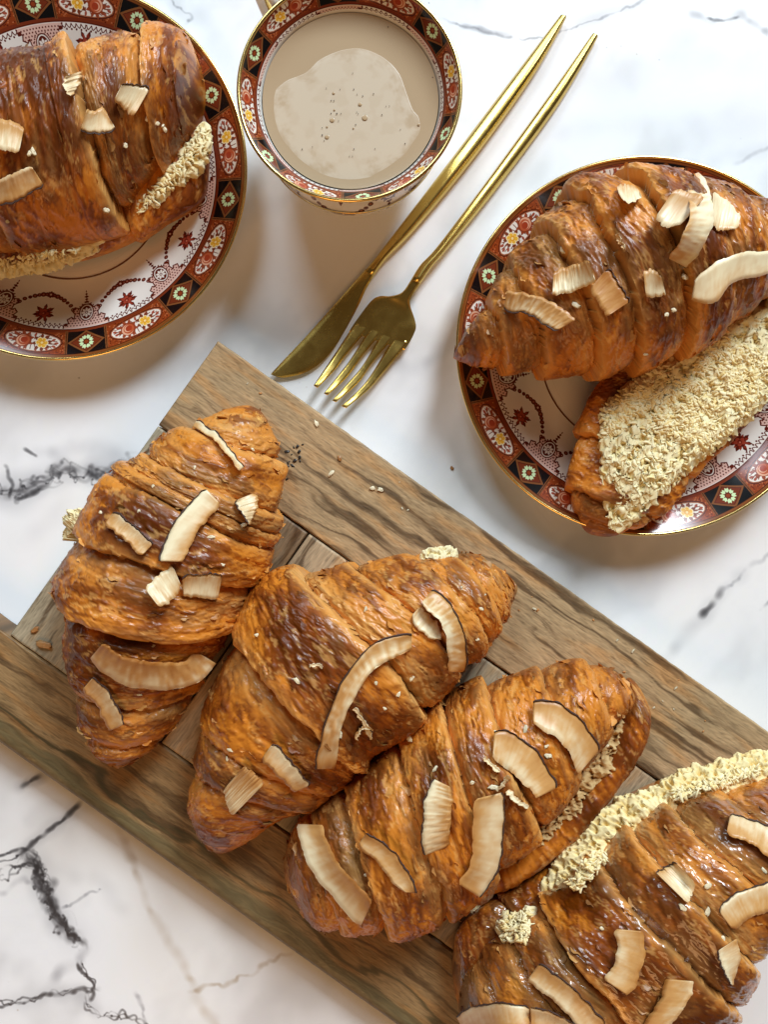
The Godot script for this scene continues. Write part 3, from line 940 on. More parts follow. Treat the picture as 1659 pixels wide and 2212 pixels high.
# ------------------------------------------------------------------ croissants
# stations: [Lx, Ly, Rx, Ry, height mm, bow]; edges: [station, step mm, direction, paleness]
func crust(st: Array, base: float, edges: Array, seed_: int, o: Dictionary) -> Array:
	var nu: int = o.get("nu", 360)
	var nv: int = o.get("nv", 190)
	var amp: float = o.get("amp", 1.0)
	var dark: float = o.get("dark", 0.0)
	var wide: float = o.get("wide", 0.34)
	var flat: float = o.get("flat", 0.82)
	var reg: bool = o.get("reg", true)
	var folds: float = o.get("folds", 0.45)
	var phi0 := 0.62
	var n := st.size()
	var nA := noise(seed_, 1.0, FastNoiseLite.TYPE_SIMPLEX_SMOOTH, FastNoiseLite.FRACTAL_RIDGED, 3)
	var nB := noise(seed_ + 1, 1.0, FastNoiseLite.TYPE_SIMPLEX_SMOOTH, FastNoiseLite.FRACTAL_FBM, 2)
	var nC := noise(seed_ + 2, 1.0, FastNoiseLite.TYPE_SIMPLEX_SMOOTH, FastNoiseLite.FRACTAL_FBM, 3)
	var nE := noise(seed_ + 3, 1.0, FastNoiseLite.TYPE_SIMPLEX, FastNoiseLite.FRACTAL_FBM, 3)
	var nF := noise(seed_ + 4, 1.0, FastNoiseLite.TYPE_CELLULAR, FastNoiseLite.FRACTAL_NONE, 1)
	nF.cellular_return_type = FastNoiseLite.RETURN_CELL_VALUE
	var nG := noise(seed_ + 5, 1.0, FastNoiseLite.TYPE_SIMPLEX_SMOOTH, FastNoiseLite.FRACTAL_FBM, 2)
	var Ls := PackedVector3Array()
	var Rs := PackedVector3Array()
	var Hs := PackedFloat32Array()
	var Bw := PackedFloat32Array()
	for q in st:
		var hz: float = base + q[4] * 0.001 * 0.42
		var l := V(q[0], q[1], hz)
		var r := V(q[2], q[3], hz)
		l.y = 0.0
		r.y = 0.0
		Ls.append(l)
		Rs.append(r)
		Hs.append(q[4] * 0.001)
		Bw.append(q[5] * S * 0.92 if q.size() > 5 else 0.0)
	var Lr := PackedVector3Array()
	var Rr := PackedVector3Array()
	var Hr := PackedFloat32Array()
	var Br := PackedFloat32Array()
	var Ur := PackedFloat32Array()
	for i in nu:
		var f := i / float(nu - 1)
		var u := f * (n - 1)
		var a := mini(int(u), n - 2)
		var k := u - a
		var p := maxi(a - 1, 0)
		var q := mini(a + 2, n - 1)
		Lr.append(Ls[a].cubic_interpolate(Ls[a + 1], Ls[p], Ls[q], k))
		Rr.append(Rs[a].cubic_interpolate(Rs[a + 1], Rs[p], Rs[q], k))
		Hr.append(cubic_interpolate(Hs[a], Hs[a + 1], Hs[p], Hs[q], k))
		Br.append(cubic_interpolate(Bw[a], Bw[a + 1], Bw[p], Bw[q], k))
		Ur.append(u)
	var pts := PackedVector3Array()
	var cols := PackedColorArray()
	pts.resize(nu * nv)
	cols.resize(nu * nv)
	var su := 0.0
	var last := (Lr[0] + Rr[0]) * 0.5
	var pale_c := Color(0.76, 0.42, 0.13)
	var gold_c := Color(0.62, 0.205, 0.020)
	var brown_c := Color(0.26, 0.060, 0.006)
	var dark_c := Color(0.090, 0.019, 0.003)
	for i in nu:
		var u := Ur[i]
		var C := (Lr[i] + Rr[i]) * 0.5
		var W := (Rr[i] - Lr[i]) * 0.5
		var T := ((Lr[mini(i + 1, nu - 1)] + Rr[mini(i + 1, nu - 1)]) - (Lr[maxi(i - 1, 0)] + Rr[maxi(i - 1, 0)])).normalized()
		su += C.distance_to(last) * 1000.0
		last = C
		var mmu := 1000.0 * ((Ls[mini(int(u) + 1, n - 1)] + Rs[mini(int(u) + 1, n - 1)]) - (Ls[mini(int(u), n - 2)] + Rs[mini(int(u), n - 2)])).length() * 0.5
		var e := 1.0
		if u < 1.0 and not o.get("open0", false):
			e = sqrt(maxf(0.0, 1.0 - (1.0 - u) * (1.0 - u)))
		elif u > n - 2.0 and not o.get("open1", false):
			e = sqrt(maxf(0.0, 1.0 - (u - n + 2.0) * (u - n + 2.0)))
		var w := maxf(W.length() - 0.0020, 0.001) * e
		var wd := W.normalized()
		var H := Hr[i] * lerpf(0.35, 1.0, e) if e < 1.0 else Hr[i]
		var yw := H * wide
		var arc := w * 1000.0 * 2.3
		for j in nv:
			var ph := lerpf(-phi0, PI + phi0, j / float(nv - 1))
			var a := cos(ph)
			var b := sin(ph)
			var sgn := signf(a)
			var x := 0.0
			var y := 0.0
			if b >= 0.0:
				x = sgn * pow(absf(a), 0.9) if absf(a) > 1e-5 else 0.0
				y = yw + (H - yw) * pow(b, flat)
			else:
				var dn := minf(1.0, -b / sin(phi0))
				x = sgn * lerpf(1.0, 0.84, dn * dn)
				y = yw * (1.0 - dn) + 0.0006
			var sv := (ph / PI - 0.5) * arc
			var ue := u + 0.20 * nE.get_noise_2d(sv * 0.016, 5.0 + seed_) + 0.05 * nE.get_noise_2d(sv * 0.13, 50.0 + u * 0.7)
			var d := 0.0
			var pale := 0.0
			var lip := 0.0
			for q in edges:
				var xx: float = (ue - q[0]) * q[2] * mmu
				if xx < -45.0 or xx > 30.0:
					continue
				var sh: float = 1.45 * q[1] * (1.0 + 0.35 * nE.get_noise_2d(sv * 0.05, q[0] * 31.0))
				if xx < 0.0:
					d += sh * exp(xx / 12.0) * (1.0 - 0.22 * exp(xx / 0.7))
					lip = maxf(lip, exp(xx / 1.6) * minf(1.0, q[1] * 0.3))
				else:
					d -= 0.55 * sh * exp(-xx / 2.6)
					pale = maxf(pale, q[3] * exp(-pow(xx / 7.5, 2.0)))
			var wa := nA.get_noise_2d(su * 0.060, sv * 0.040)
			var wb := nB.get_noise_2d(su * 0.32 + wa * 0.5, sv * 0.145 + wa * 0.3)
			var wc := nB.get_noise_2d(su * 0.95 + wb * 0.8, sv * 0.48 + 31.0)
			var we := nA.get_noise_2d(su * 0.17 + 90.0 + 0.3 * wb, sv * 0.105 + wb * 0.3)
			var stri := nB.get_noise_2d(su * 0.75 + 3.0 * nE.get_noise_2d(su * 0.02, sv * 0.02), sv * 0.022 + 77.0)
			var body := smoothstep(-0.25, 0.35, b)
			var fx := su * 0.24 + 0.55 * wb + 0.25 * wc
			var fy := sv * 0.13 + 0.4 * wa + 0.3 * wb
			var flake := nF.get_noise_2d(fx, fy)
			var flake2 := nF.get_noise_2d(fx * 2.3 + 40.0, fy * 2.1)
			var fold := nG.get_noise_2d(su * 0.075 + 1.2 * nE.get_noise_2d(su * 0.012, sv * 0.012 + 9.0), sv * 0.012 + 5.0)
			var lump := nG.get_noise_2d(su * 0.028 + 70.0, sv * 0.028)
			# each wrap is a soft roll between its two edges
			var e0 := -0.6
			var e1 := n - 0.4
			for q in edges:
				if q[0] <= ue:
					e0 = maxf(e0, q[0])
				else:
					e1 = minf(e1, q[0])
			var pt := (ue - e0) / (e1 - e0) * 2.0 - 1.0
			var roll := 2.3 * minf(1.0, (e1 - e0) * mmu / 22.0) * (1.0 - pt * pt * pt * pt)
			d += amp * body * (-0.36 * wa - 0.42 * we + 0.36 * wb + 0.20 * wc + 0.26 * flake + 0.17 * flake2 + folds * fold + 1.1 * lump) + (stri * (0.05 + 0.75 * pale) + roll) * body
			d *= 0.001 * e
			var nx := a * 0.9
			var bowk := Br[i] * (1.0 - a * a) if b > 0.0 else 0.0
			var pos := C + wd * (x * w) + T * bowk
			pos.y = base + y
			var dir := (wd * nx + Vector3(0, maxf(b, 0.0) + 0.02, 0)).normalized()
			pos += dir * d
			pos.y = maxf(pos.y, base + 0.0005)
			pts[i * nv + j] = pos
			# baked colours
			var g := nC.get_noise_2d(su * 0.028, sv * 0.03)
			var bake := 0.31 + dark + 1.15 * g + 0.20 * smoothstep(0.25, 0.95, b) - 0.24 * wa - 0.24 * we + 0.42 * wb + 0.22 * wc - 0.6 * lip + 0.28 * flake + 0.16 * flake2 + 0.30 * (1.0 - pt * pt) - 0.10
			var c: Color
			if bake < 0.5:
				c = gold_c.lerp(brown_c, clampf(bake * 2.0, 0.0, 1.0))
			else:
				c = brown_c.lerp(dark_c, clampf(bake * 1.3 - 0.65, 0.0, 0.85))
			c = c.lerp(pale_c, clampf(pale * (0.75 + 0.5 * stri) * 0.85, 0.0, 0.95))
			c = c.lerp(pale_c, smoothstep(0.6, 0.95, -flake2 + 0.35 * wc - 0.3 * dark) * 0.42)
			c = c.lerp(pale_c, clampf(lip * 0.75 + smoothstep(0.3, 0.6, -fold) * 0.25 * folds, 0.0, 0.7))
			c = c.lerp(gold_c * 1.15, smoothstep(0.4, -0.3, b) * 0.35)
			c.a = 1.0
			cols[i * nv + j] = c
			if reg and b > -0.1:
				hset(pos)
	return [nu, nv, pts, cols]

func croissant(called: String, label: String, st: Array, base: float, edges: Array, seed_: int, o: Dictionary) -> Node3D:
	var mid: Array = st[st.size() / 2]
	var at := V((mid[0] + mid[2]) * 0.5, (mid[1] + mid[3]) * 0.5, base)
	var t := thing(called, label, "croissant", at)
	var g := crust(st, base, edges, seed_, o)
	flakes(t, g, seed_, o.get("flakes", 240))
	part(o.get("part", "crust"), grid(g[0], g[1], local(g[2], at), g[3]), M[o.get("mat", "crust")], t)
	return t

# loose flakes of pastry standing off the crust
func flakes(parent: Node3D, g: Array, seed_: int, count: int) -> void:
	var rg := RandomNumberGenerator.new()
	rg.seed = seed_
	var nu: int = g[0]
	var nv: int = g[1]
	var pts: PackedVector3Array = g[2]
	var cols: PackedColorArray = g[3]
	var sp := PackedVector3Array()
	for i in 5:
		for j in 4:
			var f := i / 4.0 - 0.5
			var w := j / 3.0
			var taper := 1.0 - 1.1 * absf(f) - 0.25 * float(i == 3) + 0.2 * float(i == 1)
			sp.append(Vector3(f * 0.0042, 0.0006 * w * w - 0.0010 * f * f, w * 0.0022 * taper))
	var mesh := grid(5, 4, sp, PackedColorArray(), PackedVector2Array(), false, true)
	var mm := MultiMesh.new()
	mm.transform_format = MultiMesh.TRANSFORM_3D
	mm.use_colors = true
	mm.mesh = mesh
	mm.instance_count = count
	for k in count:
		var i := rg.randi_range(6, nu - 8)
		var j := rg.randi_range(nv / 6, nv - nv / 6)
		if k % 3 == 0:
			j = [rg.randi_range(nv / 8, nv / 5), nv - rg.randi_range(nv / 8, nv / 5)][k % 2]
		var p := pts[i * nv + j]
		var tu := (pts[(i + 3) * nv + j] - pts[(i - 3) * nv + j]).normalized()
		var tv := (pts[i * nv + j + 3] - pts[i * nv + j - 3]).normalized()
		var n := tu.cross(tv).normalized()
		var mid := (pts[i * nv] + pts[i * nv + nv - 1]) * 0.5
		if n.dot(p - mid) < 0.0:
			n = -n
		var b := Basis(tv, n, tv.cross(n)).orthonormalized()
		b = b * Basis.from_euler(Vector3(-rg.randf_range(0.05, 0.55), rg.randf_range(-0.5, 0.5) + (PI if rg.randf() < 0.5 else 0.0), 0))
		b = b.scaled_local(Vector3.ONE * rg.randf_range(0.35, 1.25) * Vector3(1, 1, 0.8))
		mm.set_instance_transform(k, Transform3D(b, p - parent.position - n * 0.0002))
		var c := cols[i * nv + j].lerp(Color(0.68, 0.40, 0.13), rg.randf() * 0.5)
		mm.set_instance_color(k, c)
	var o := MultiMeshInstance3D.new()
	o.name = "crust_flakes"
	o.multimesh = mm
	o.material_override = M.flake
	o.set_meta("kind", "stuff")
	parent.add_child(o, true)

# rough mass along traced points [x, y, height mm, radius mm]
func filling(parent: Node3D, called: String, path: Array, seed_: int, color: Color, color2: Color, rough := 1.0) -> void:
	var n1 := noise(seed_, 1.0, FastNoiseLite.TYPE_SIMPLEX, FastNoiseLite.FRACTAL_FBM, 4)
	var rows := path.size() * 24
	var pts := PackedVector3Array()
	var cols := PackedColorArray()
	for i in rows:
		var f := i / float(rows - 1) * (path.size() - 1)
		var a := mini(int(f), path.size() - 2)
		var k := f - a
		var q := []
		for c in 4:
			q.append(lerpf(path[a][c], path[a + 1][c], k))
		var p := V(q[0], q[1], q[2] * 0.001)
		var d := V(path[a + 1][0], path[a + 1][1], path[a + 1][2] * 0.001) - V(path[a][0], path[a][1], path[a][2] * 0.001)
		d.y = 0
		var side := d.cross(Vector3.UP).normalized()
		var e := sqrt(clampf(minf(i, rows - 1 - i) / 12.0, 0.0, 1.0))
		for j in 64:
			var an := j * TAU / 64.0
			var dir := side * cos(an) + Vector3.UP * sin(an) * 0.6
			var w: Vector3 = p + dir * q[3] * 0.001
			var n0 := n1.get_noise_3d(w.x * 60.0, w.y * 60.0, w.z * 60.0)
			var nn := n1.get_noise_3d(w.x * 170.0, w.y * 170.0, w.z * 170.0)
			var cc := n1.get_noise_3d(w.x * 520.0 + 9.0, w.y * 520.0, w.z * 520.0)
			var nh := n1.get_noise_3d(w.x * 330.0 + 40.0, w.y * 330.0, w.z * 330.0)
			var r: float = q[3] * 0.00115 * e * (1.0 + rough * (0.55 * n0 + 0.22 * nn + 0.16 * cc - 0.38 * smoothstep(0.12, 0.4, nh)))
			pts.append(p + dir * r)
			var col := color.lerp(color2, clampf(0.2 - cc * 0.5 - nn * 0.6 + smoothstep(0.05, 0.4, nh) * 0.8, 0.0, 1.0))
			col.a = 1.0
			cols.append(col)
			hset(pts[pts.size() - 1])
	part(called, grid(rows, 64, local(pts, parent.position), cols, PackedVector2Array(), true), M.crumb, parent)

# grated coconut: curved slivers, joined, placed by a callable that gives (traced x, traced y, extra height mm)
func shreds(parent: Node3D, called: String, count: int, seed_: int, where: Callable, scale_ := 1.0) -> void:
	var rg := RandomNumberGenerator.new()
	rg.seed = seed_
	var sliver := SurfaceTool.new()
	var pts := PackedVector3Array()
	for i in 5:
		var f := i / 4.0 - 0.5
		for k in 5:
			var an := k * TAU / 5.0
			var r := 0.00058 * (1.0 - 2.0 * f * f)
			pts.append(Vector3(f * 0.0034, cos(an) * r * 0.7 - f * f * 0.002, sin(an) * r * 1.2 + f * f * 0.0015))
	var mesh := grid(5, 5, pts, PackedColorArray(), PackedVector2Array(), true)
	var mm := MultiMesh.new()
	mm.transform_format = MultiMesh.TRANSFORM_3D
	mm.use_colors = true
	mm.mesh = mesh
	mm.instance_count = count
	for k in count:
		var s: Vector3 = where.call(rg)
		var h := hray(s.x, s.y, 0.03)
		var p := V(s.x, s.y, h + s.z * 0.001)
		var b := Basis.from_euler(Vector3(rg.randf_range(-0.6, 0.6), rg.randf_range(0, TAU), rg.randf_range(-0.35, 0.35))).scaled_local(Vector3(rg.randf_range(0.45, 1.5), rg.randf_range(0.7, 1.4), rg.randf_range(0.6, 1.5)) * scale_)
		mm.set_instance_transform(k, Transform3D(b, p - parent.position))
		var t := rg.randf()
		mm.set_instance_color(k, Color(0.94, 0.83, 0.50).lerp(Color(0.84, 0.64, 0.25), t * t))
	var o := MultiMeshInstance3D.new()
	o.name = called
	o.multimesh = mm
	o.material_override = M.shreds
	o.set_meta("kind", "stuff")
	parent.add_child(o, true)

func croissants() -> void:
	M.shreds = mat(Color.WHITE, 0.5, 0.0, true)
	M.flake = mat(Color.WHITE, 0.45, 0.0, true)
	var cream := Color(0.88, 0.78, 0.48)
	var cream2 := Color(0.74, 0.58, 0.27)
	var by := BOARD_Y
	# 1: upper left on the board
	var c1 := croissant("croissant", "golden croissant lying at the upper left end of the wooden board", [
		[500, 872, 575, 880, 20, 0], [425, 908, 611, 972, 30, 10], [345, 950, 602, 1060, 38, 10], [312, 992, 600, 1130, 43, 8], [255, 1014, 582, 1180, 46, 0], [208, 1092, 568, 1235, 48, 10],
		[162, 1184, 540, 1285, 48, 25], [143, 1252, 518, 1335, 46, 38], [148, 1332, 490, 1388, 43, 40], [156, 1421, 452, 1440, 38, 36], [168, 1500, 405, 1535, 32, 30], [190, 1590, 345, 1605, 25, 20], [235, 1640, 300, 1645, 14, 5]],
		by, [[1.35, 2.6, -1.0, 0.6], [2.75, 2.2, -1.0, 0.5], [3.5, 1.0, -1.0, 0.4], [4.2, 1.3, -1.0, 0.4], [5.6, 2.6, 1.0, 0.4], [7.45, 4.0, 1.0, 0.1], [9.6, 1.5, 1.0, 0.3], [10.7, 1.0, 1.0, 0.35]], 101, {"dark": -0.05, "folds": 0.9})
	filling(c1, "filling", [[150, 1130, 34, 3.5], [160, 1150, 36, 5.0], [175, 1125, 40, 5.0], [190, 1100, 42, 3.0]], 500, cream, cream2)
	# 2: middle of the board
	var c2 := croissant("croissant", "large golden croissant in the middle of the board with a long arched coconut chip", [
		[432, 1832, 512, 1850, 14, 0], [408, 1740, 610, 1762, 28, -6], [424, 1612, 690, 1738, 38, -10], [450, 1500, 752, 1688, 44, -14], [515, 1370, 775, 1648, 50, -10], [560, 1272, 808, 1608, 53, 0],
		[612, 1238, 880, 1568, 54, 10], [690, 1236, 942, 1512, 51, 16], [770, 1220, 992, 1450, 47, 18], [870, 1200, 1040, 1415, 42, 18], [960, 1190, 1072, 1370, 36, 14], [1042, 1198, 1098, 1330, 27, 8], [1108, 1240, 1126, 1290, 14, 0]],
		by, [[1.8, 1.2, -1.0, 0.3], [2.6, 1.0, -1.0, 0.3], [4.15, 4.4, -1.0, 0.85], [6.6, 3.2, 1.0, 1.0], [8.0, 2.4, 1.0, 0.3], [9.3, 1.2, 1.0, 0.25], [10.2, 1.3, 1.0, 0.25], [11.0, 1.0, 1.0, 0.3]], 202, {"dark": 0.02, "nu": 400})
	filling(c2, "filling", [[905, 1206, 44, 2.5], [935, 1200, 45, 3.5], [965, 1198, 44, 3.5], [990, 1206, 42, 2.5]], 501, cream, cream2)
	# 3: right of the middle
	var st3 := [[605, 1838, 622, 1925, 18, 0], [640, 1772, 690, 1998, 30, 6], [702, 1722, 790, 2006, 40, 8], [770, 1672, 880, 1996, 46, 8], [840, 1608, 958, 1978, 50, 6], [900, 1560, 1030, 1920, 52, 0],
		[955, 1510, 1085, 1862, 52, -6], [1010, 1482, 1140, 1806, 50, -10], [1080, 1468, 1192, 1748, 47, -10], [1150, 1450, 1240, 1686, 43, -8], [1230, 1426, 1290, 1612, 38, -6], [1312, 1436, 1340, 1542, 30, 0], [1362, 1478, 1372, 1520, 18, 0]]
	var c3 := croissant("croissant", "golden split croissant right of the middle one with its airy cut side showing", st3, by,
		[[1.6, 1.6, -1.0, 0.3], [2.65, 3.2, -1.0, 0.5], [4.3, 2.0, -1.0, 0.5], [5.9, 2.6, 1.0, 0.3], [7.5, 2.8, 1.0, 0.35], [9.2, 2.0, 1.0, 0.3], [10.5, 1.4, 1.0, 0.25]], 303, {"dark": -0.02})
	filling(c3, "crumb", [[1060, 1905, 28, 4], [1110, 1862, 34, 5.0], [1165, 1812, 37, 5.5], [1222, 1750, 37, 6.0], [1270, 1692, 37, 6.0], [1318, 1622, 37, 5.5], [1352, 1562, 34, 5.0], [1374, 1512, 30, 3.5]], 502, Color(0.66, 0.47, 0.22), Color(0.34, 0.16, 0.045), 1.2)
	var g3 := crust([[1030, 1905, 1040, 1950, 10, 0], [1085, 1840, 1110, 1902, 20, 0], [1150, 1790, 1192, 1842, 22, 0], [1210, 1730, 1252, 1788, 22, 0], [1260, 1670, 1306, 1728, 22, 0], [1305, 1600, 1352, 1660, 22, 0], [1340, 1520, 1386, 1592, 22, 0], [1350, 1470, 1398, 1540, 18, 0], [1350, 1450, 1390, 1490, 10, 0]], by, [], 333, {"nu": 160, "nv": 90, "reg": false, "wide": 0.5, "amp": 0.8})
	part("bottom_crust", grid(g3[0], g3[1], local(g3[2], c3.position), g3[3]), M.crust, c3)
	filling(c3, "filling", [[990, 1968, 24, 2.5], [1010, 1955, 27, 3.5], [1040, 1938, 27, 3.0]], 503, cream, cream2)
	# 4: lower right, darker glaze
	var c4 := croissant("croissant", "dark glazed croissant at the lower right end of the board, split and filled", [
		[985, 2135, 1000, 2250, 18, 0], [1006, 2088, 1110, 2292, 32, 0], [1062, 2032, 1230, 2284, 42, 4], [1132, 1978, 1350, 2254, 48, 6], [1198, 1936, 1465, 2212, 52, 6], [1262, 1872, 1562, 2160, 54, 6],
		[1340, 1806, 1604, 2080, 54, 6], [1404, 1764, 1650, 1990, 52, 6], [1482, 1720, 1716, 1920, 48, 4], [1580, 1695, 1790, 1850, 42, 0], [1680, 1664, 1840, 1780, 32, 0], [1760, 1650, 1850, 1720, 18, 0]],
		by + 0.004, [[1.6, 1.6, -1.0, 0.4], [2.5, 1.4, -1.0, 0.5], [3.55, 3.4, -1.0, 0.6], [5.25, 2.4, 1.0, 0.2], [6.25, 2.6, 1.0, 1.0], [7.5, 2.2, 1.0, 0.7], [8.7, 1.6, 1.0, 0.3]], 404, {"dark": 0.42, "mat": "crust_glazed", "amp": 0.75, "wide": 0.4, "part": "top_crust"})
	var g4 := crust([[972, 2040, 985, 2200, 12, 0], [985, 1998, 1060, 2200, 18, 0], [1035, 1945, 1150, 2130, 20, 0], [1110, 1905, 1230, 2060, 20, 0], [1180, 1862, 1300, 2000, 20, 0], [1235, 1798, 1370, 1930, 20, 0], [1300, 1740, 1440, 1860, 20, 0], [1390, 1695, 1520, 1800, 20, 0], [1470, 1666, 1600, 1780, 20, 0], [1580, 1648, 1700, 1750, 19, 0], [1700, 1630, 1800, 1720, 18, 0]], by, [[2.5, 1.5, -1.0, 0.3], [4.5, 1.5, 1.0, 0.3]], 440, {"nu": 220, "nv": 120, "wide": 0.6, "dark": 0.16, "mat": "crust_glazed"})
	part("bottom_crust", grid(g4[0], g4[1], local(g4[2], c4.position), g4[3]), M.crust_glazed, c4)
	filling(c4, "filling", [[1085, 2030, 42, 3.0], [1105, 2010, 44, 5.0], [1135, 1985, 45, 4.0], [1160, 1960, 45, 2.5]], 504, cream, cream2)
	filling(c4, "crumb", [[1165, 1958, 38, 3.0], [1228, 1903, 38, 7.0], [1272, 1850, 38, 9.0], [1320, 1804, 38, 9.0], [1378, 1762, 38, 8.0], [1436, 1730, 38, 7.0], [1494, 1705, 38, 7.0], [1562, 1680, 37, 7.0], [1640, 1662, 36, 6.0], [1720, 1645, 33, 4.0]], 505, Color(0.92, 0.78, 0.42), Color(0.70, 0.47, 0.14), 0.75)
	shreds(c4, "grated_coconut", 600, 61, func(rg: RandomNumberGenerator) -> Vector3:
		var f := rg.randf()
		if f < 0.3:
			return Vector3(1085 + rg.randf() * 60, 2035 - rg.randf() * 60, rg.randf_range(0, 1.5))
		if f < 0.6:
			var q := rg.randf()
			return Vector3(1225 + q * 60 + rg.randf() * 30, 1905 - q * 70 + rg.randf() * 20, rg.randf_range(0, 1.5))
		var q2 := rg.randf()
		return Vector3(1450 + q2 * 190, 1708 - q2 * 55 + rg.randf() * 24, rg.randf_range(0, 1.5)), 0.8)
	# 5: on the left plate
	var c5 := croissant("croissant", "sliced brown croissant on the plate in the top left corner, coconut filling at its edge", [
		[445, 160, 428, 262, 20, 0], [405, 94, 402, 300, 34, 0], [338, 84, 362, 344, 42, -8], [290, 92, 322, 386, 47, -14], [242, 108, 288, 418, 51, -18], [180, 118, 268, 456, 54, -20],
		[130, 140, 212, 500, 55, -18], [60, 140, 125, 532, 54, -10], [-30, 150, 20, 548, 52, 0], [-130, 180, -80, 540, 46, 0], [-230, 240, -180, 510, 34, 0], [-290, 300, -270, 440, 18, 0]],
		0.012, [[2.35, 3.0, 1.0, 0.5], [5.2, 4.2, -1.0, 0.5], [7.8, 2.4, 1.0, 0.3]], 505, {"dark": 0.16, "wide": 0.36, "amp": 0.85, "part": "top_crust"})
	var g5 := crust([[440, 250, 462, 330, 10, 0], [395, 290, 440, 440, 17, 0], [330, 330, 350, 496, 20, 0], [260, 370, 290, 530, 20, 0], [180, 400, 200, 566, 20, 0], [90, 420, 100, 588, 20, 0], [0, 430, 0, 602, 20, 0], [-100, 430, -100, 600, 18, 0], [-220, 420, -220, 560, 14, 0]], 0.006, [[3.0, 1.5, 1.0, 0.3]], 550, {"nu": 200, "nv": 110, "wide": 0.55, "dark": -0.05, "reg": false})
	part("bottom_crust", grid(g5[0], g5[1], local(g5[2], c5.position), g5[3]), M.crust, c5)
	filling(c5, "filling", [[440, 262, 25, 3.0], [436, 312, 26, 4.4], [408, 354, 26, 4.6], [367, 390, 26, 4.4], [326, 427, 25, 3.8], [285, 462, 24, 3.4], [230, 500, 23, 2.8], [160, 545, 22, 4.5], [100, 556, 22, 5.0], [40, 566, 22, 5.0], [-40, 572, 22, 5.0]], 506, cream, cream2)
	shreds(c5, "grated_coconut", 260, 62, func(rg: RandomNumberGenerator) -> Vector3:
		var q := rg.randf()
		if rg.randf() < 0.55:
			return Vector3(lerpf(440, 300, q) + rg.randf_range(-12, 12), lerpf(290, 452, pow(q, 0.8)) + rg.randf_range(-12, 12), rg.randf_range(0, 1.2))
		return Vector3(lerpf(170, -10, q), lerpf(545, 570, q) + rg.randf_range(-10, 12), rg.randf_range(0, 1.2)), 0.8)
	# 6: on the right plate, opened
	var c6 := thing("croissant", "opened croissant on the right plate with its grated coconut filling laid bare", "croissant", V(1400, 800, 0.01))
	var bst := [[1232, 1140, 1335, 1172, 10, 0], [1222, 1060, 1400, 1128, 17, 0], [1234, 965, 1468, 1056, 19, 0], [1256, 890, 1518, 1000, 20, 0], [1292, 822, 1570, 956, 20, 0], [1372, 760, 1632, 884, 20, 0], [1480, 700, 1692, 812, 20, 0], [1600, 640, 1752, 740, 18, 0], [1700, 600, 1792, 660, 12, 0]]
	var g6 := crust(bst, 0.010, [[1.0, 1.8, -1.0, 0.3], [2.3, 2.2, -1.0, 0.3], [0.5, 1.0, -1.0, 0.2]], 660, {"nu": 260, "nv": 150, "wide": 0.7, "flat": 0.5, "dark": 0.02})
	part("bottom_crust", grid(g6[0], g6[1], local(g6[2], c6.position), g6[3]), M.crust, c6)
	open_face(c6)
	shreds(c6, "grated_coconut", 6500, 63, func(rg: RandomNumberGenerator) -> Vector3:
		var q := 1.0 - rg.randf() * (0.62 if rg.randf() < 0.9 else 0.9)
		var w := rg.randf()
		var l := Vector2(1300, 1040).lerp(Vector2(1560, 720), q)
		var r := Vector2(1420, 1090).lerp(Vector2(1700, 800), q)
		var p := l.lerp(r, w) + Vector2(rg.randf_range(-8, 8), rg.randf_range(-8, 8))
		if rg.randf() < 0.2:
			p = Vector2(1300, 900).lerp(Vector2(1420, 790), rg.randf()) + Vector2(rg.randf_range(-8, 30), rg.randf_range(-10, 50))
		return Vector3(p.x, p.y, rg.randf_range(-0.7, 0.9)), 0.8)
	var g7 := crust([[977, 748, 985, 790, 12, 0], [1030, 682, 1062, 803, 26, 0], [1076, 602, 1150, 806, 36, 0], [1130, 542, 1250, 808, 44, 6], [1184, 482, 1322, 806, 49, 10], [1232, 414, 1402, 788, 53, 14],
		[1320, 404, 1465, 760, 55, 14], [1410, 402, 1522, 733, 54, 12], [1500, 415, 1582, 693, 51, 8], [1590, 435, 1650, 655, 46, 4], [1680, 465, 1720, 620, 36, 0], [1760, 520, 1775, 600, 18, 0]],
		0.016, [[1.4, 2.4, -1.0, 0.4], [2.3, 2.6, -1.0, 0.5], [3.5, 3.2, -1.0, 0.6], [4.6, 2.4, -1.0, 0.3], [6.05, 3.4, -1.0, 0.6], [7.4, 2.0, 1.0, 0.35], [8.6, 1.8, 1.0, 0.3]], 606, {"dark": 0.10, "wide": 0.42, "amp": 1.1})
	flakes(c6, g7, 707, 260)
	part("top_crust", grid(g7[0], g7[1], local(g7[2], c6.position), g7[3]), M.crust, c6)

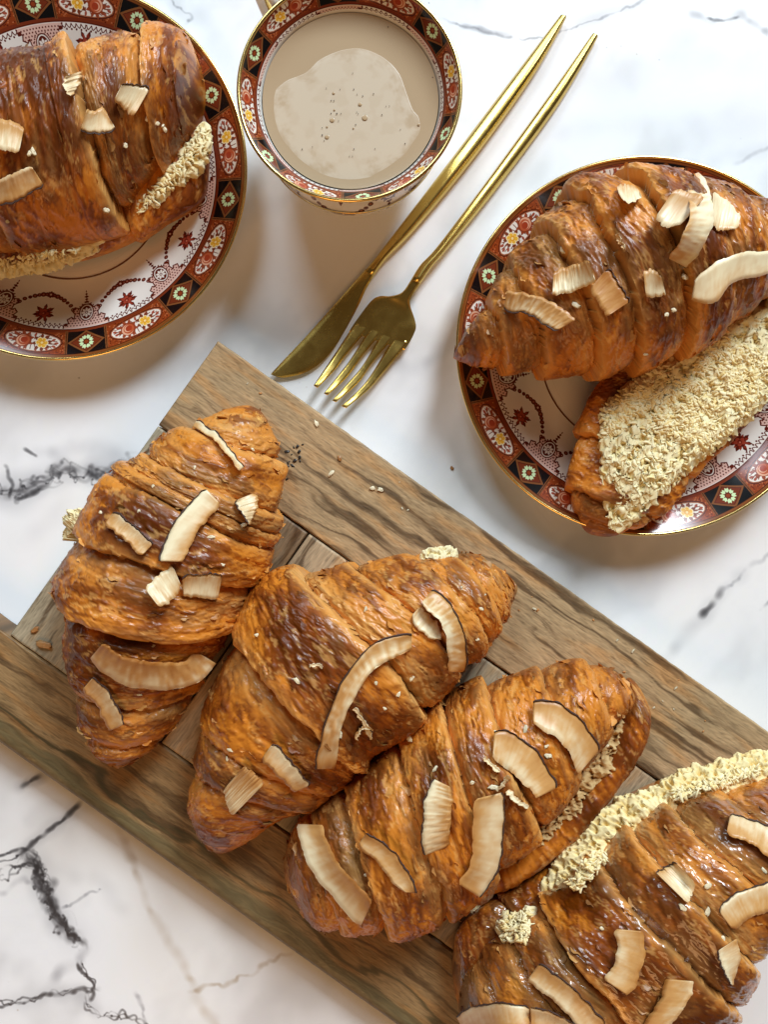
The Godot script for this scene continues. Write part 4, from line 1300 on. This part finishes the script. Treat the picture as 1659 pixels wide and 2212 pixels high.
func open_face(parent: Node3D) -> void:
	# the pale cut face: torn crumb towards the tip, coconut cream towards the hinge
	var A := spline(PackedVector2Array([Vector2(1318, 1140), Vector2(1300, 1060), Vector2(1292, 980), Vector2(1300, 900), Vector2(1340, 840), Vector2(1410, 790), Vector2(1500, 735), Vector2(1620, 665), Vector2(1740, 610)]), 170)
	var Bv := spline(PackedVector2Array([Vector2(1340, 1150), Vector2(1400, 1108), Vector2(1452, 1050), Vector2(1502, 1004), Vector2(1556, 966), Vector2(1640, 890), Vector2(1700, 815), Vector2(1755, 745), Vector2(1790, 670)]), 170)
	var n1 := noise(811, 1.0, FastNoiseLite.TYPE_SIMPLEX, FastNoiseLite.FRACTAL_FBM, 4)
	var n2 := noise(812, 1.0, FastNoiseLite.TYPE_SIMPLEX, FastNoiseLite.FRACTAL_FBM, 4)
	var pts := PackedVector3Array()
	var cols := PackedColorArray()
	for i in 170:
		for j in 110:
			var f := j / 109.0
			var p := A[i].lerp(Bv[i], f)
			p += Vector2(n2.get_noise_2d(p.x * 0.05, p.y * 0.05), n2.get_noise_2d(p.x * 0.05 + 50, p.y * 0.05)) * 10.0
			var t := i / 169.0
			var e := smoothstep(0.0, 0.14, minf(f, 1.0 - f)) * smoothstep(0.0, 0.05, minf(t, 1.0 - t))
			var pore := -smoothstep(0.12, 0.45, n1.get_noise_2d(p.x * 0.030, p.y * 0.022)) + 0.22 * n1.get_noise_2d(p.x * 0.11 + 70.0, p.y * 0.11)
			var h := 34.2 + 1.9 * e + e * (1.7 * pore + 0.8 * n2.get_noise_2d(p.x * 0.035, p.y * 0.035)) + 2.0 * smoothstep(0.25, 0.6, t) * e - 3.0 * (1.0 - smoothstep(0.0, 0.06, minf(f, 1.0 - f)))
			h *= lerpf(0.8, 1.0, smoothstep(0.0, 0.25, t))
			pts.append(V(p.x, p.y, h * 0.001))
			var c := Color(0.92, 0.84, 0.54).lerp(Color(0.76, 0.58, 0.22), clampf(0.18 - pore * 0.6 + 0.4 * n2.get_noise_2d(p.x * 0.02, p.y * 0.02), 0.0, 1.0))
			c = c.lerp(Color(0.55, 0.28, 0.08), (1.0 - smoothstep(0.0, 0.07, f + 0.03 * n2.get_noise_2d(p.x * 0.1, p.y * 0.1))) * 0.8)
			c.a = 1.0
			cols.append(c)
			hset(pts[pts.size() - 1])
	part("cut_crumb", grid(170, 110, local(pts, parent.position), cols, PackedVector2Array(), false, true), M.crumb, parent)

# ------------------------------------------------------------------ coconut chips
func band2(c: Array, w0: float, w1: float) -> Array:
	var line := spline(PackedVector2Array(c), 14)
	var A := []
	var B := []
	for k in line.size():
		var d := (line[mini(k + 1, line.size() - 1)] - line[maxi(k - 1, 0)]).normalized()
		var nrm := Vector2(d.y, -d.x)
		var w := lerpf(w0, w1, k / float(line.size() - 1)) * 0.5
		A.append(line[k] + nrm * w)
		B.append(line[k] - nrm * w)
	return [A, B]

func solve4(m: Array, v: Array) -> Array:
	for i in 4:
		var best := i
		for r in range(i, 4):
			if absf(m[r][i]) > absf(m[best][i]):
				best = r
		var tmp = m[i]; m[i] = m[best]; m[best] = tmp
		var tv = v[i]; v[i] = v[best]; v[best] = tv
		for r in range(i + 1, 4):
			var f: float = m[r][i] / m[i][i]
			for c in range(i, 4):
				m[r][c] -= f * m[i][c]
			v[r] -= f * v[i]
	var x := [0.0, 0.0, 0.0, 0.0]
	for i in [3, 2, 1, 0]:
		var s: float = v[i]
		for c in range(i + 1, 4):
			s -= m[i][c] * x[c]
		x[i] = s / m[i][i]
	return x

# edges = [A, B] in traced units; skin "A", "B" or ""; tone 0 pale .. 1 toasted; lean: which edge is the more toasted (-1 A, 1 B)
func chip(label: String, edges: Array, skin: String, tone: float, lean := 0.0, lift := 0.0, group := "toasted coconut chips", ribs := 0.0) -> void:
	var N := 40
	var W := 13
	var sd := hash(label) % 100000
	var short := label
	for stop in [" on the ", " at the ", " of the ", " near the ", " in the ", " low on ", " low in ", " below the ", " beside the ", " hanging ", " behind ", " overlapping ", " standing ", " stuck ", " leaning ", " high on ", " lowest ", " right of ", " curving ", " next "]:
		var where := short.find(stop)
		if where > 0:
			short = short.substr(0, where)
	if short.split(" ").size() > 9:
		short = short.substr(0, short.find(" with "))
	if absf(lean) < 0.25:
		lean = (0.55 if sd % 2 == 0 else -0.55) * (0.6 + (sd % 5) * 0.12)
	ribs = maxf(ribs, 0.05 + 0.05 * (sd % 4))
	chip_spots.append([edges[0][1].lerp(edges[1][1], 0.5), short])
	var A := spline(PackedVector2Array(edges[0]), N)
	var B := spline(PackedVector2Array(edges[1]), N)
	var nz := noise(sd, 1.0, FastNoiseLite.TYPE_SIMPLEX, FastNoiseLite.FRACTAL_FBM, 3)
	for k in N:
		var d := (B[k] - A[k]).normalized()
		var endr := pow(absf(k / float(N - 1) * 2.0 - 1.0), 14.0) * 0.10
		var wdt := (B[k] - A[k])
		A[k] += wdt * endr
		B[k] -= wdt * endr
		A[k] += d * (0.8 * nz.get_noise_2d(k * 0.45, 3.0) + 4.0 * nz.get_noise_2d(k * 0.09, 13.0))
		B[k] += d * (1.0 * nz.get_noise_2d(k * 0.5, 30.0) + 4.0 * nz.get_noise_2d(k * 0.09, 43.0))
	# rest on what lies below: least-squares bent sheet, lifted clear
	var m := []
	var v := [0.0, 0.0, 0.0, 0.0]
	for r in 4:
		m.append([0.0, 0.0, 0.0, 0.0])
	var samples := []
	for i in range(0, N, 3):
		for j in 5:
			var f := j / 4.0
			var p := A[i].lerp(B[i], f)
			var h := hray(p.x, p.y, 0.055)
			var s := i / float(N - 1) * 2.0 - 1.0
			var t := f * 2.0 - 1.0
			var basis := [1.0, s, t, s * s]
			samples.append([basis, h])
			for r in 4:
				for c in 4:
					m[r][c] += basis[r] * basis[c]
				v[r] += basis[r] * h
	for r in 4:
		m[r][r] += 0.02
	var x := solve4(m, v)
	var over := 0.0
	for q in samples:
		var hh := 0.0
		for r in 4:
			hh += q[0][r] * x[r]
		over = maxf(over, q[1] - hh)
	x[0] += minf(over * 0.62, 0.004) + 0.0010 + lift * 0.001
	var curl := nz.get_noise_1d(7.0) * 1.2
	var pts := PackedVector3Array()
	var cols := PackedColorArray()
	var skp := PackedVector3Array()
	var pale := Color(0.86, 0.74, 0.48)
	var mid := Color(0.62, 0.335, 0.115)
	var toast := Color(0.40, 0.15, 0.028)
	var center := Vector3.ZERO
	var RING := W * 2
	for i in N + 2:
		var k := clampi(i - 1, 0, N - 1)
		var s := k / float(N - 1) * 2.0 - 1.0
		var cap := i == 0 or i == N + 1
		for j in RING:
			var top := j < W
			var f := (j % W) / float(W - 1)
			if not top:
				f = 1.0 - f
			var t := f * 2.0 - 1.0
			var y: float = x[0] + x[1] * s + x[2] * t + x[3] * s * s
			var round_ := sqrt(maxf(0.0, 1.0 - pow(absf(t), 8.0)))
			var rib := nz.get_noise_2d(k * 0.75, t * 0.45 + 80.0)
			y += (0.0010 * round_ + 0.00030 * rib * (0.12 + ribs)) * (1.0 if top else -1.0) + (0.0007 + 0.0007 * curl) * t * t + 0.0010 * (absf(curl) + 0.3) * s * s * s * s
			var p := A[k].lerp(B[k], f)
			var w := V(p.x, p.y, y)
			if cap:
				var pm := A[k].lerp(B[k], f)
				w = V(pm.x, pm.y, x[0] + x[1] * s + x[2] * t + x[3] * s * s + (0.0007 + 0.0007 * curl) * t * t + 0.0010 * (absf(curl) + 0.3))
			pts.append(w)
			center += w
			var q := tone + 0.09 + 0.58 * lean * t + 0.20 * nz.get_noise_2d(k * 0.05, t * 0.6 + 9.0) + (0.06 + 0.34 * ribs) * rib + 0.30 * smoothstep(0.72, 1.0, absf(s)) * (0.5 + nz.get_noise_1d(31.0 + signf(s) * 9.0)) + 0.42 * pow(absf(t), 4.0) * (0.4 + nz.get_noise_2d(k * 0.1, 60.0 + signf(t)))
			q += 0.05 * nz.get_noise_2d(k * 1.9, t * 2.2 + 140.0)
			var c := pale.lerp(mid, clampf(q * 1.7, 0.0, 1.0)) if q < 0.6 else mid.lerp(toast, clampf((q - 0.6) * 1.6, 0.0, 1.0))
			c.a = 1.0
			cols.append(c)
		if skin != "":
			var st := -1.0 if skin == "A" else 1.0
			var fe := 0.0 if skin == "A" else 1.0
			for j in 8:
				var an := j * TAU / 8.0
				var tt := st
				var y: float = x[0] + x[1] * s + x[2] * tt + x[3] * s * s + 0.0005
				var rr := 0.0 if cap else 1.0
				var e := A[k].lerp(B[k], fe)
				var out := (A[k] - B[k]).normalized() * (-st) * -1.0
				var sw := clampf(1.0 + 1.5 * nz.get_noise_2d(k * 0.16, 222.0), 0.25, 1.6)
				var p := e + out * (cos(an) * 1.6 * rr * sw)
				skp.append(V(p.x, p.y, y + (0.0007 + 0.0007 * curl) - 0.0002 + 0.0010 * (absf(curl) + 0.3) * s * s * s * s + sin(an) * 0.00085 * rr))
	center /= pts.size()
	var o := thing("coconut_chip", label, "coconut chip", center, group)
	part("flesh", grid(N + 2, RING, local(pts, center), cols, PackedVector2Array(), true), M.chip, o)
	if skin != "":
		part("brown_skin", grid(N + 2, 8, local(skp, center), PackedColorArray(), PackedVector2Array(), true), M.skin, o)

func P(a: Array) -> Array:
	var out := []
	for k in range(0, a.size(), 2):
		out.append(Vector2(a[k], a[k + 1]))
	return out

func chips() -> void:
	# first croissant (upper left of the board)
	chip("narrow pale coconut sliver stuck in the top seam of the upper left croissant", band2(P([420, 914, 465, 945, 522, 1012]), 16, 14), "A", 0.15)
	chip("long cream coconut strip with toasted right edge on the upper left croissant", [P([440, 1052, 392, 1110, 360, 1160, 338, 1212]), P([478, 1090, 440, 1130, 415, 1170, 398, 1214])], "A", 0.1, 0.8)
	chip("small pointed pale coconut piece near the right side of the upper left croissant", [P([504, 1083, 520, 1106, 536, 1133]), P([550, 1064, 557, 1090, 541, 1133])], "A", 0.2, 0.3)
	chip("slim tan coconut strip at the left of the upper left croissant", band2(P([235, 1118, 275, 1148, 318, 1188]), 36, 40), "A", 0.35, 0.3)
	chip("ragged pale coconut square below the cream strip, left of a pair", [P([310, 1270, 345, 1240, 372, 1221]), P([344, 1314, 372, 1296, 392, 1268])], "", 0.1, 0.3)
	chip("pale coconut oblong with brown top edge, right of a pair", [P([392, 1244, 430, 1239, 480, 1240]), P([396, 1290, 430, 1290, 470, 1296])], "A", 0.1, -0.2)
	chip("long toasted coconut arc curving like a smile low on the upper left croissant", [P([222, 1388, 262, 1415, 320, 1428, 390, 1430, 412, 1412, 428, 1410]), P([192, 1424, 240, 1468, 310, 1490, 390, 1488, 436, 1468, 471, 1436])], "", 0.5, -0.7, 0.0, "toasted coconut chips", 1.0)
	chip("short curved coconut strip with dark skin at the bottom of the upper left croissant", band2(P([187, 1478, 222, 1512, 252, 1572]), 40, 40), "A", 0.35, -0.2)
	# middle croissant
	chip("longest arched coconut strip with dark skin on the middle croissant", [P([890, 1366, 800, 1396, 738, 1478, 697, 1578, 678, 1662]), P([889, 1408, 815, 1440, 768, 1502, 736, 1585, 724, 1660])], "A", 0.35, 0.2, 0.0, "toasted coconut chips", 1.0)
	chip("curved tan coconut strip near the right tip of the middle croissant", band2(P([922, 1288, 962, 1325, 985, 1380, 988, 1452]), 42, 40), "A", 0.35, 0.2, 0.0, "toasted coconut chips", 1.0)
	chip("small cream wedge of coconut beside the curved strip on the middle croissant", [P([890, 1330, 898, 1355, 925, 1376, 952, 1385]), P([905, 1311, 935, 1335, 948, 1352, 955, 1370])], "", 0.15, 0.5)
	chip("squat ribbed coconut piece near the lower tip of the middle croissant", [P([528, 1654, 552, 1672, 572, 1692]), P([482, 1706, 490, 1738, 500, 1765])], "", 0.3, -0.5, 0.0, "toasted coconut chips", 1.0)
	chip("straight coconut strip half tan half cream low on the middle croissant", [P([590, 1604, 625, 1640, 670, 1696]), P([564, 1640, 595, 1672, 634, 1713])], "A", 0.25, 0.7)
	chip("tiny white curl of coconut on the left of the middle croissant", band2(P([668, 1437, 690, 1438, 708, 1448]), 9, 7), "", 0.0)
	chip("white forked coconut thread beside the long arched strip", band2(P([765, 1530, 785, 1560, 802, 1598]), 9, 10), "", 0.0)
	chip("short white coconut thread crossing beside the arched strip", band2(P([768, 1598, 782, 1572, 806, 1578]), 8, 7), "", 0.05)
	# split croissant
	chip("broad tan coconut arc at the upper right of the split croissant", [P([1152, 1510, 1200, 1516, 1255, 1556, 1300, 1614]), P([1152, 1568, 1210, 1600, 1240, 1645, 1248, 1676])], "A", 0.42, 0.0)
	chip("broad tan coconut arc below the upper right one on the split croissant", [P([1068, 1576, 1110, 1586, 1165, 1630, 1207, 1700]), P([1064, 1642, 1105, 1668, 1140, 1700, 1156, 1726])], "A", 0.42, -0.1)
	chip("upright coconut strip with zigzag brown side and a brown spot on the split croissant", [P([936, 1682, 918, 1722, 912, 1780, 912, 1850]), P([978, 1702, 977, 1745, 974, 1790, 970, 1828])], "A", 0.15, 0.9, 0.0, "toasted coconut chips", 1.0)
	chip("tall pale coconut strip leaning left in the centre of the split croissant", [P([1023, 1727, 1022, 1790, 1018, 1860, 988, 1908]), P([1088, 1711, 1090, 1790, 1078, 1868, 1042, 1942])], "B", 0.3, 0.0)
	chip("long curved coconut strip with white lower edge at the left of the split croissant", [P([700, 1782, 712, 1830, 752, 1890, 805, 1945]), P([640, 1780, 655, 1845, 705, 1925, 778, 2003])], "", 0.3, -0.8)
	chip("thin brown coconut strip beside the curved one on the split croissant", [P([792, 1797, 840, 1830, 876, 1876, 903, 1930]), P([772, 1828, 812, 1862, 842, 1900, 872, 1928])], "A", 0.5, -0.1)
	chip("white coconut shred in the crease of the split croissant", band2(P([1045, 1638, 1070, 1660, 1080, 1668]), 10, 8), "", 0.0)
	chip("short white coconut shred beside the tall pale strip", band2(P([1098, 1675, 1088, 1695, 1072, 1708]), 12, 9), "", 0.0)
	chip("longer white coconut shred right of the tall pale strip", band2(P([1096, 1708, 1115, 1728, 1142, 1745]), 13, 10), "", 0.0)
	# dark croissant at the lower right
	chip("pale square coconut piece in the centre of the dark glazed croissant", [P([1417, 1885, 1440, 1872, 1460, 1861]), P([1486, 1952, 1496, 1930, 1503, 1908])], "A", 0.12, -0.2)
	chip("tan coconut strip at the upper right of the dark glazed croissant", [P([1578, 1758, 1625, 1772, 1700, 1800]), P([1570, 1802, 1620, 1822, 1690, 1872])], "A", 0.35)
	chip("coconut strip with thick dark skin at the right edge of the dark glazed croissant", [P([1550, 1965, 1590, 1930, 1690, 1895]), P([1586, 2012, 1620, 1985, 1690, 1960])], "A", 0.35)
	chip("bent tan coconut strip low in the middle of the dark glazed croissant", [P([1325, 2006, 1335, 2050, 1325, 2085, 1303, 2115]), P([1393, 2012, 1394, 2055, 1380, 2110, 1362, 2155])], "", 0.42, -0.2)
	chip("diagonal coconut strip with dark skin at the lower left of the dark glazed croissant", band2(P([1152, 2100, 1215, 2148, 1295, 2228]), 48, 50), "A", 0.35, 0.2)
	chip("first half of a coconut arc at the bottom left of the dark glazed croissant", [P([983, 2192, 1030, 2174, 1090, 2168, 1143, 2173]), P([1005, 2232, 1050, 2225, 1100, 2225, 1145, 2226])], "A", 0.35, 0.0)
	chip("second half of a coconut arc at the bottom left of the dark glazed croissant", [P([1146, 2174, 1185, 2184, 1230, 2206, 1262, 2225]), P([1148, 2228, 1180, 2232, 1210, 2245, 1240, 2265])], "A", 0.3, 0.0)
	chip("toasted coconut strip with cream end at the bottom of the dark glazed croissant", [P([1436, 2114, 1430, 2150, 1400, 2200, 1370, 2235]), P([1504, 2120, 1490, 2160, 1455, 2210, 1425, 2240])], "", 0.5, 0.0)
	chip("pale coconut piece with dark edge hanging off the dark glazed croissant", [P([1550, 2055, 1560, 2090, 1580, 2128]), P([1592, 2027, 1600, 2064, 1586, 2128])], "A", 0.1)
	# left plate
	chip("small cream coconut piece in the seam of the croissant on the left plate", [P([138, 166, 136, 188, 150, 208]), P([174, 154, 172, 180, 158, 205])], "", 0.12, 0.3)
	chip("pointed pale coconut square high on the croissant on the left plate", [P([264, 179, 295, 182, 325, 188]), P([246, 214, 265, 236, 288, 253])], "A", 0.1, 0.3)
	chip("notched coconut piece in the middle of the croissant on the left plate", [P([187, 234, 204, 240, 221, 232, 236, 256]), P([172, 284, 196, 288, 222, 287, 250, 279])], "B", 0.22, -0.4)
	chip("rounded tan coconut piece at the left edge of the photo on the left plate", [P([-30, 252, 10, 258, 52, 274]), P([-30, 308, 10, 325, 40, 330])], "", 0.28)
	chip("broad tan coconut strip lowest on the croissant on the left plate", [P([-40, 398, 20, 378, 66, 357]), P([-40, 458, 40, 430, 95, 402])], "B", 0.38, -0.1)
	# right plate
	chip("small cream coconut piece at the top of the croissant on the right plate", [P([1333, 402, 1352, 398, 1375, 402]), P([1338, 420, 1360, 440, 1388, 424])], "", 0.12, -0.5)
	chip("coconut square with brown top overlapping the long strip on the right plate", [P([1458, 408, 1490, 414, 1525, 425]), P([1416, 470, 1438, 490, 1474, 484])], "", 0.2, -0.6, 2.2)
	chip("long pale coconut strip standing upright on the croissant on the right plate", [P([1471, 388, 1490, 425, 1485, 490, 1443, 557]), P([1515, 370, 1540, 430, 1536, 500, 1487, 580])], "", 0.1, -0.2, 1.6, "toasted coconut chips", 1.0)
	chip("smooth white coconut wedge behind the long strip on the right plate", [P([1541, 414, 1570, 432, 1602, 466]), P([1538, 478, 1555, 497, 1596, 492])], "", 0.0)
	chip("broad white curved coconut strip at the right side of the right plate's croissant", [P([1503, 598, 1555, 562, 1610, 545, 1680, 540]), P([1494, 650, 1545, 655, 1590, 608, 1680, 592])], "", 0.02, 0.4)
	chip("ribbed coconut oblong with tan top in the middle of the right plate's croissant", [P([1196, 585, 1235, 572, 1272, 561]), P([1193, 640, 1240, 628, 1288, 608])], "", 0.12, -0.9, 0.0, "toasted coconut chips", 1.0)
	chip("deep brown toasted coconut piece in the middle of the right plate's croissant", [P([1314, 577, 1340, 612, 1362, 652]), P([1274, 624, 1292, 655, 1312, 685])], "A", 0.85, 0.0)
	chip("small pale coconut square right of the brown one on the right plate", [P([1390, 586, 1412, 582, 1430, 598]), P([1396, 643, 1418, 642, 1440, 639])], "", 0.15, -0.4)
	chip("long greyish tan coconut strip at the left of the right plate's croissant", [P([1095, 628, 1150, 636, 1200, 658, 1248, 688]), P([1088, 670, 1140, 680, 1180, 705, 1202, 716])], "B", 0.42, -0.4, 0.0, "toasted coconut chips", 1.0)
	chip("thin coconut sliver in the seam of the right plate's croissant", band2(P([1332, 506, 1340, 522, 1350, 538]), 12, 8), "", 0.3)

# ------------------------------------------------------------------ crumbs
func crumb(label: String, px: float, py: float, size: float, color: Color, group: String, category := "crumb") -> void:
	var rows := 7
	var pts := PackedVector3Array()
	var cols := PackedColorArray()
	var h := hray(px, py, 0.02)
	var at := V(px, py, h)
	var ang := rng.randf() * TAU
	var el := rng.randf_range(1.0, 1.7)
	for i in rows:
		var ph := PI * i / (rows - 1.0)
		for j in 9:
			var th := j * TAU / 9.0
			var d := Vector3(sin(ph) * cos(th) * el, cos(ph) * 0.32, sin(ph) * sin(th) * 0.8)
			var r := size * 0.001 * (0.6 + 0.8 * rng.randf() if i > 0 and i < rows - 1 else 0.8)
			pts.append(d.rotated(Vector3.UP, ang) * r + Vector3(0, size * 0.0004, 0))
			var c := color * rng.randf_range(0.8, 1.2)
			c.a = 1.0
			cols.append(c)
	var o := MeshInstance3D.new()
	o.name = numbered("pastry_crumb" if category == "crumb" else "coconut_crumb")
	o.mesh = grid(rows, 9, pts, cols, PackedVector2Array(), true)
	o.material_override = M.chip
	o.position = at
	tag(o, label, category, group)
	add_child(o)

func crumbs() -> void:
	var white := Color(0.78, 0.68, 0.46)
	var brown := Color(0.36, 0.16, 0.05)
	for q in [[683, 915], [716, 1022], [805, 1055], [822, 1058], [733, 990]]:
		crumb("small pale crumb lying on the bare upper plank of the wooden board", q[0], q[1], 1.0, white if q[0] != 733 else brown, "crumbs on the upper plank")
	crumb("small brown pastry crumb on the left end of the board, the upper of two", 75, 1360, 1.4, brown, "")
	crumb("larger brown pastry crumb on the left end of the board, the lower of two", 95, 1392, 2.4, Color(0.46, 0.24, 0.09), "")
	crumb("tiny brown crumb on the marble between the board and the right plate", 977, 1011, 0.9, brown, "")
	for k in 26:
		var f := rng.randf()
		var q := Vector2(520, 800).lerp(Vector2(1560, 1530), f) + Vector2(-0.5788, 0.8155) * rng.randf_range(0, 150) * (0.3 + 0.7 * sin(f * 9.0) * sin(f * 9.0))
		crumb("tiny golden flake of crust scattered on the bare upper plank", q.x, q.y, rng.randf_range(0.25, 0.6), brown * 1.5 if k % 2 else white * 0.8, "flakes on the upper plank")
	for k in 14:
		crumb("tiny blackened crumb on the board beside the upper left croissant", 628 + rng.randf_range(-10, 34), 975 + rng.randf_range(-30, 60), rng.randf_range(0.3, 0.8), Color(0.02, 0.015, 0.012), "burnt crumbs beside the upper left croissant")
	var spots := [
		["tiny coconut crumb on the upper left croissant on the board", "crumbs on the upper left croissant", [[330, 1050], [300, 1105], [455, 1160], [420, 1010], [330, 1395], [300, 1500], [545, 970], [218, 1108], [525, 1135], [480, 1220]], 0.7],
		["tiny coconut crumb on the middle croissant on the board", "crumbs on the middle croissant", [[790, 1315], [555, 1372], [640, 1470], [730, 1450], [812, 1475], [890, 1465], [860, 1500], [500, 1620], [490, 1640], [735, 1585], [1040, 1315], [1030, 1380], [830, 1530]], 0.8],
		["tiny coconut crumb on the split croissant on the board", "crumbs on the split croissant", [[940, 1660], [1065, 1700], [1135, 1575], [1180, 1612], [1185, 1632], [790, 1890], [1310, 1610], [1200, 1755], [1020, 1690], [885, 1595], [1070, 1580]], 0.9],
		["tiny coconut crumb on the dark glazed croissant", "crumbs on the dark glazed croissant", [[1530, 1913], [1528, 1970], [1475, 1960], [1650, 1880], [1505, 2172], [1180, 2092], [1200, 2105], [1560, 2030], [1300, 2005]], 0.9],
		["tiny coconut crumb on the croissant on the left plate", "crumbs on the left plate's croissant", [[348, 272], [356, 280], [340, 268], [320, 257], [65, 332], [72, 328], [270, 315], [230, 455], [15, 478], [340, 442]], 1.0],
		["tiny coconut crumb on the croissant on the right plate", "crumbs on the right plate's croissant", [[1215, 540], [1440, 680], [1455, 670], [1635, 500], [1640, 490], [1375, 555], [1395, 765], [1480, 600], [1245, 660], [1385, 535]], 1.0]]
	for s in spots:
		for q in s[2]:
			var best := 1e9
			var said: String = s[0]
			for spot in chip_spots:
				var off: Vector2 = Vector2(q[0], q[1]) - spot[0]
				if off.length() < best:
					best = off.length()
					var side := "left of" if off.x < 0.0 else "right of"
					if absf(off.y) > absf(off.x):
						side = "above" if off.y < 0.0 else "below"
					said = "tiny pale coconut crumb just %s the %s" % [side, spot[1]]
			crumb(said, q[0], q[1], s[3] * rng.randf_range(0.8, 1.3), white, s[1], "coconut crumb")
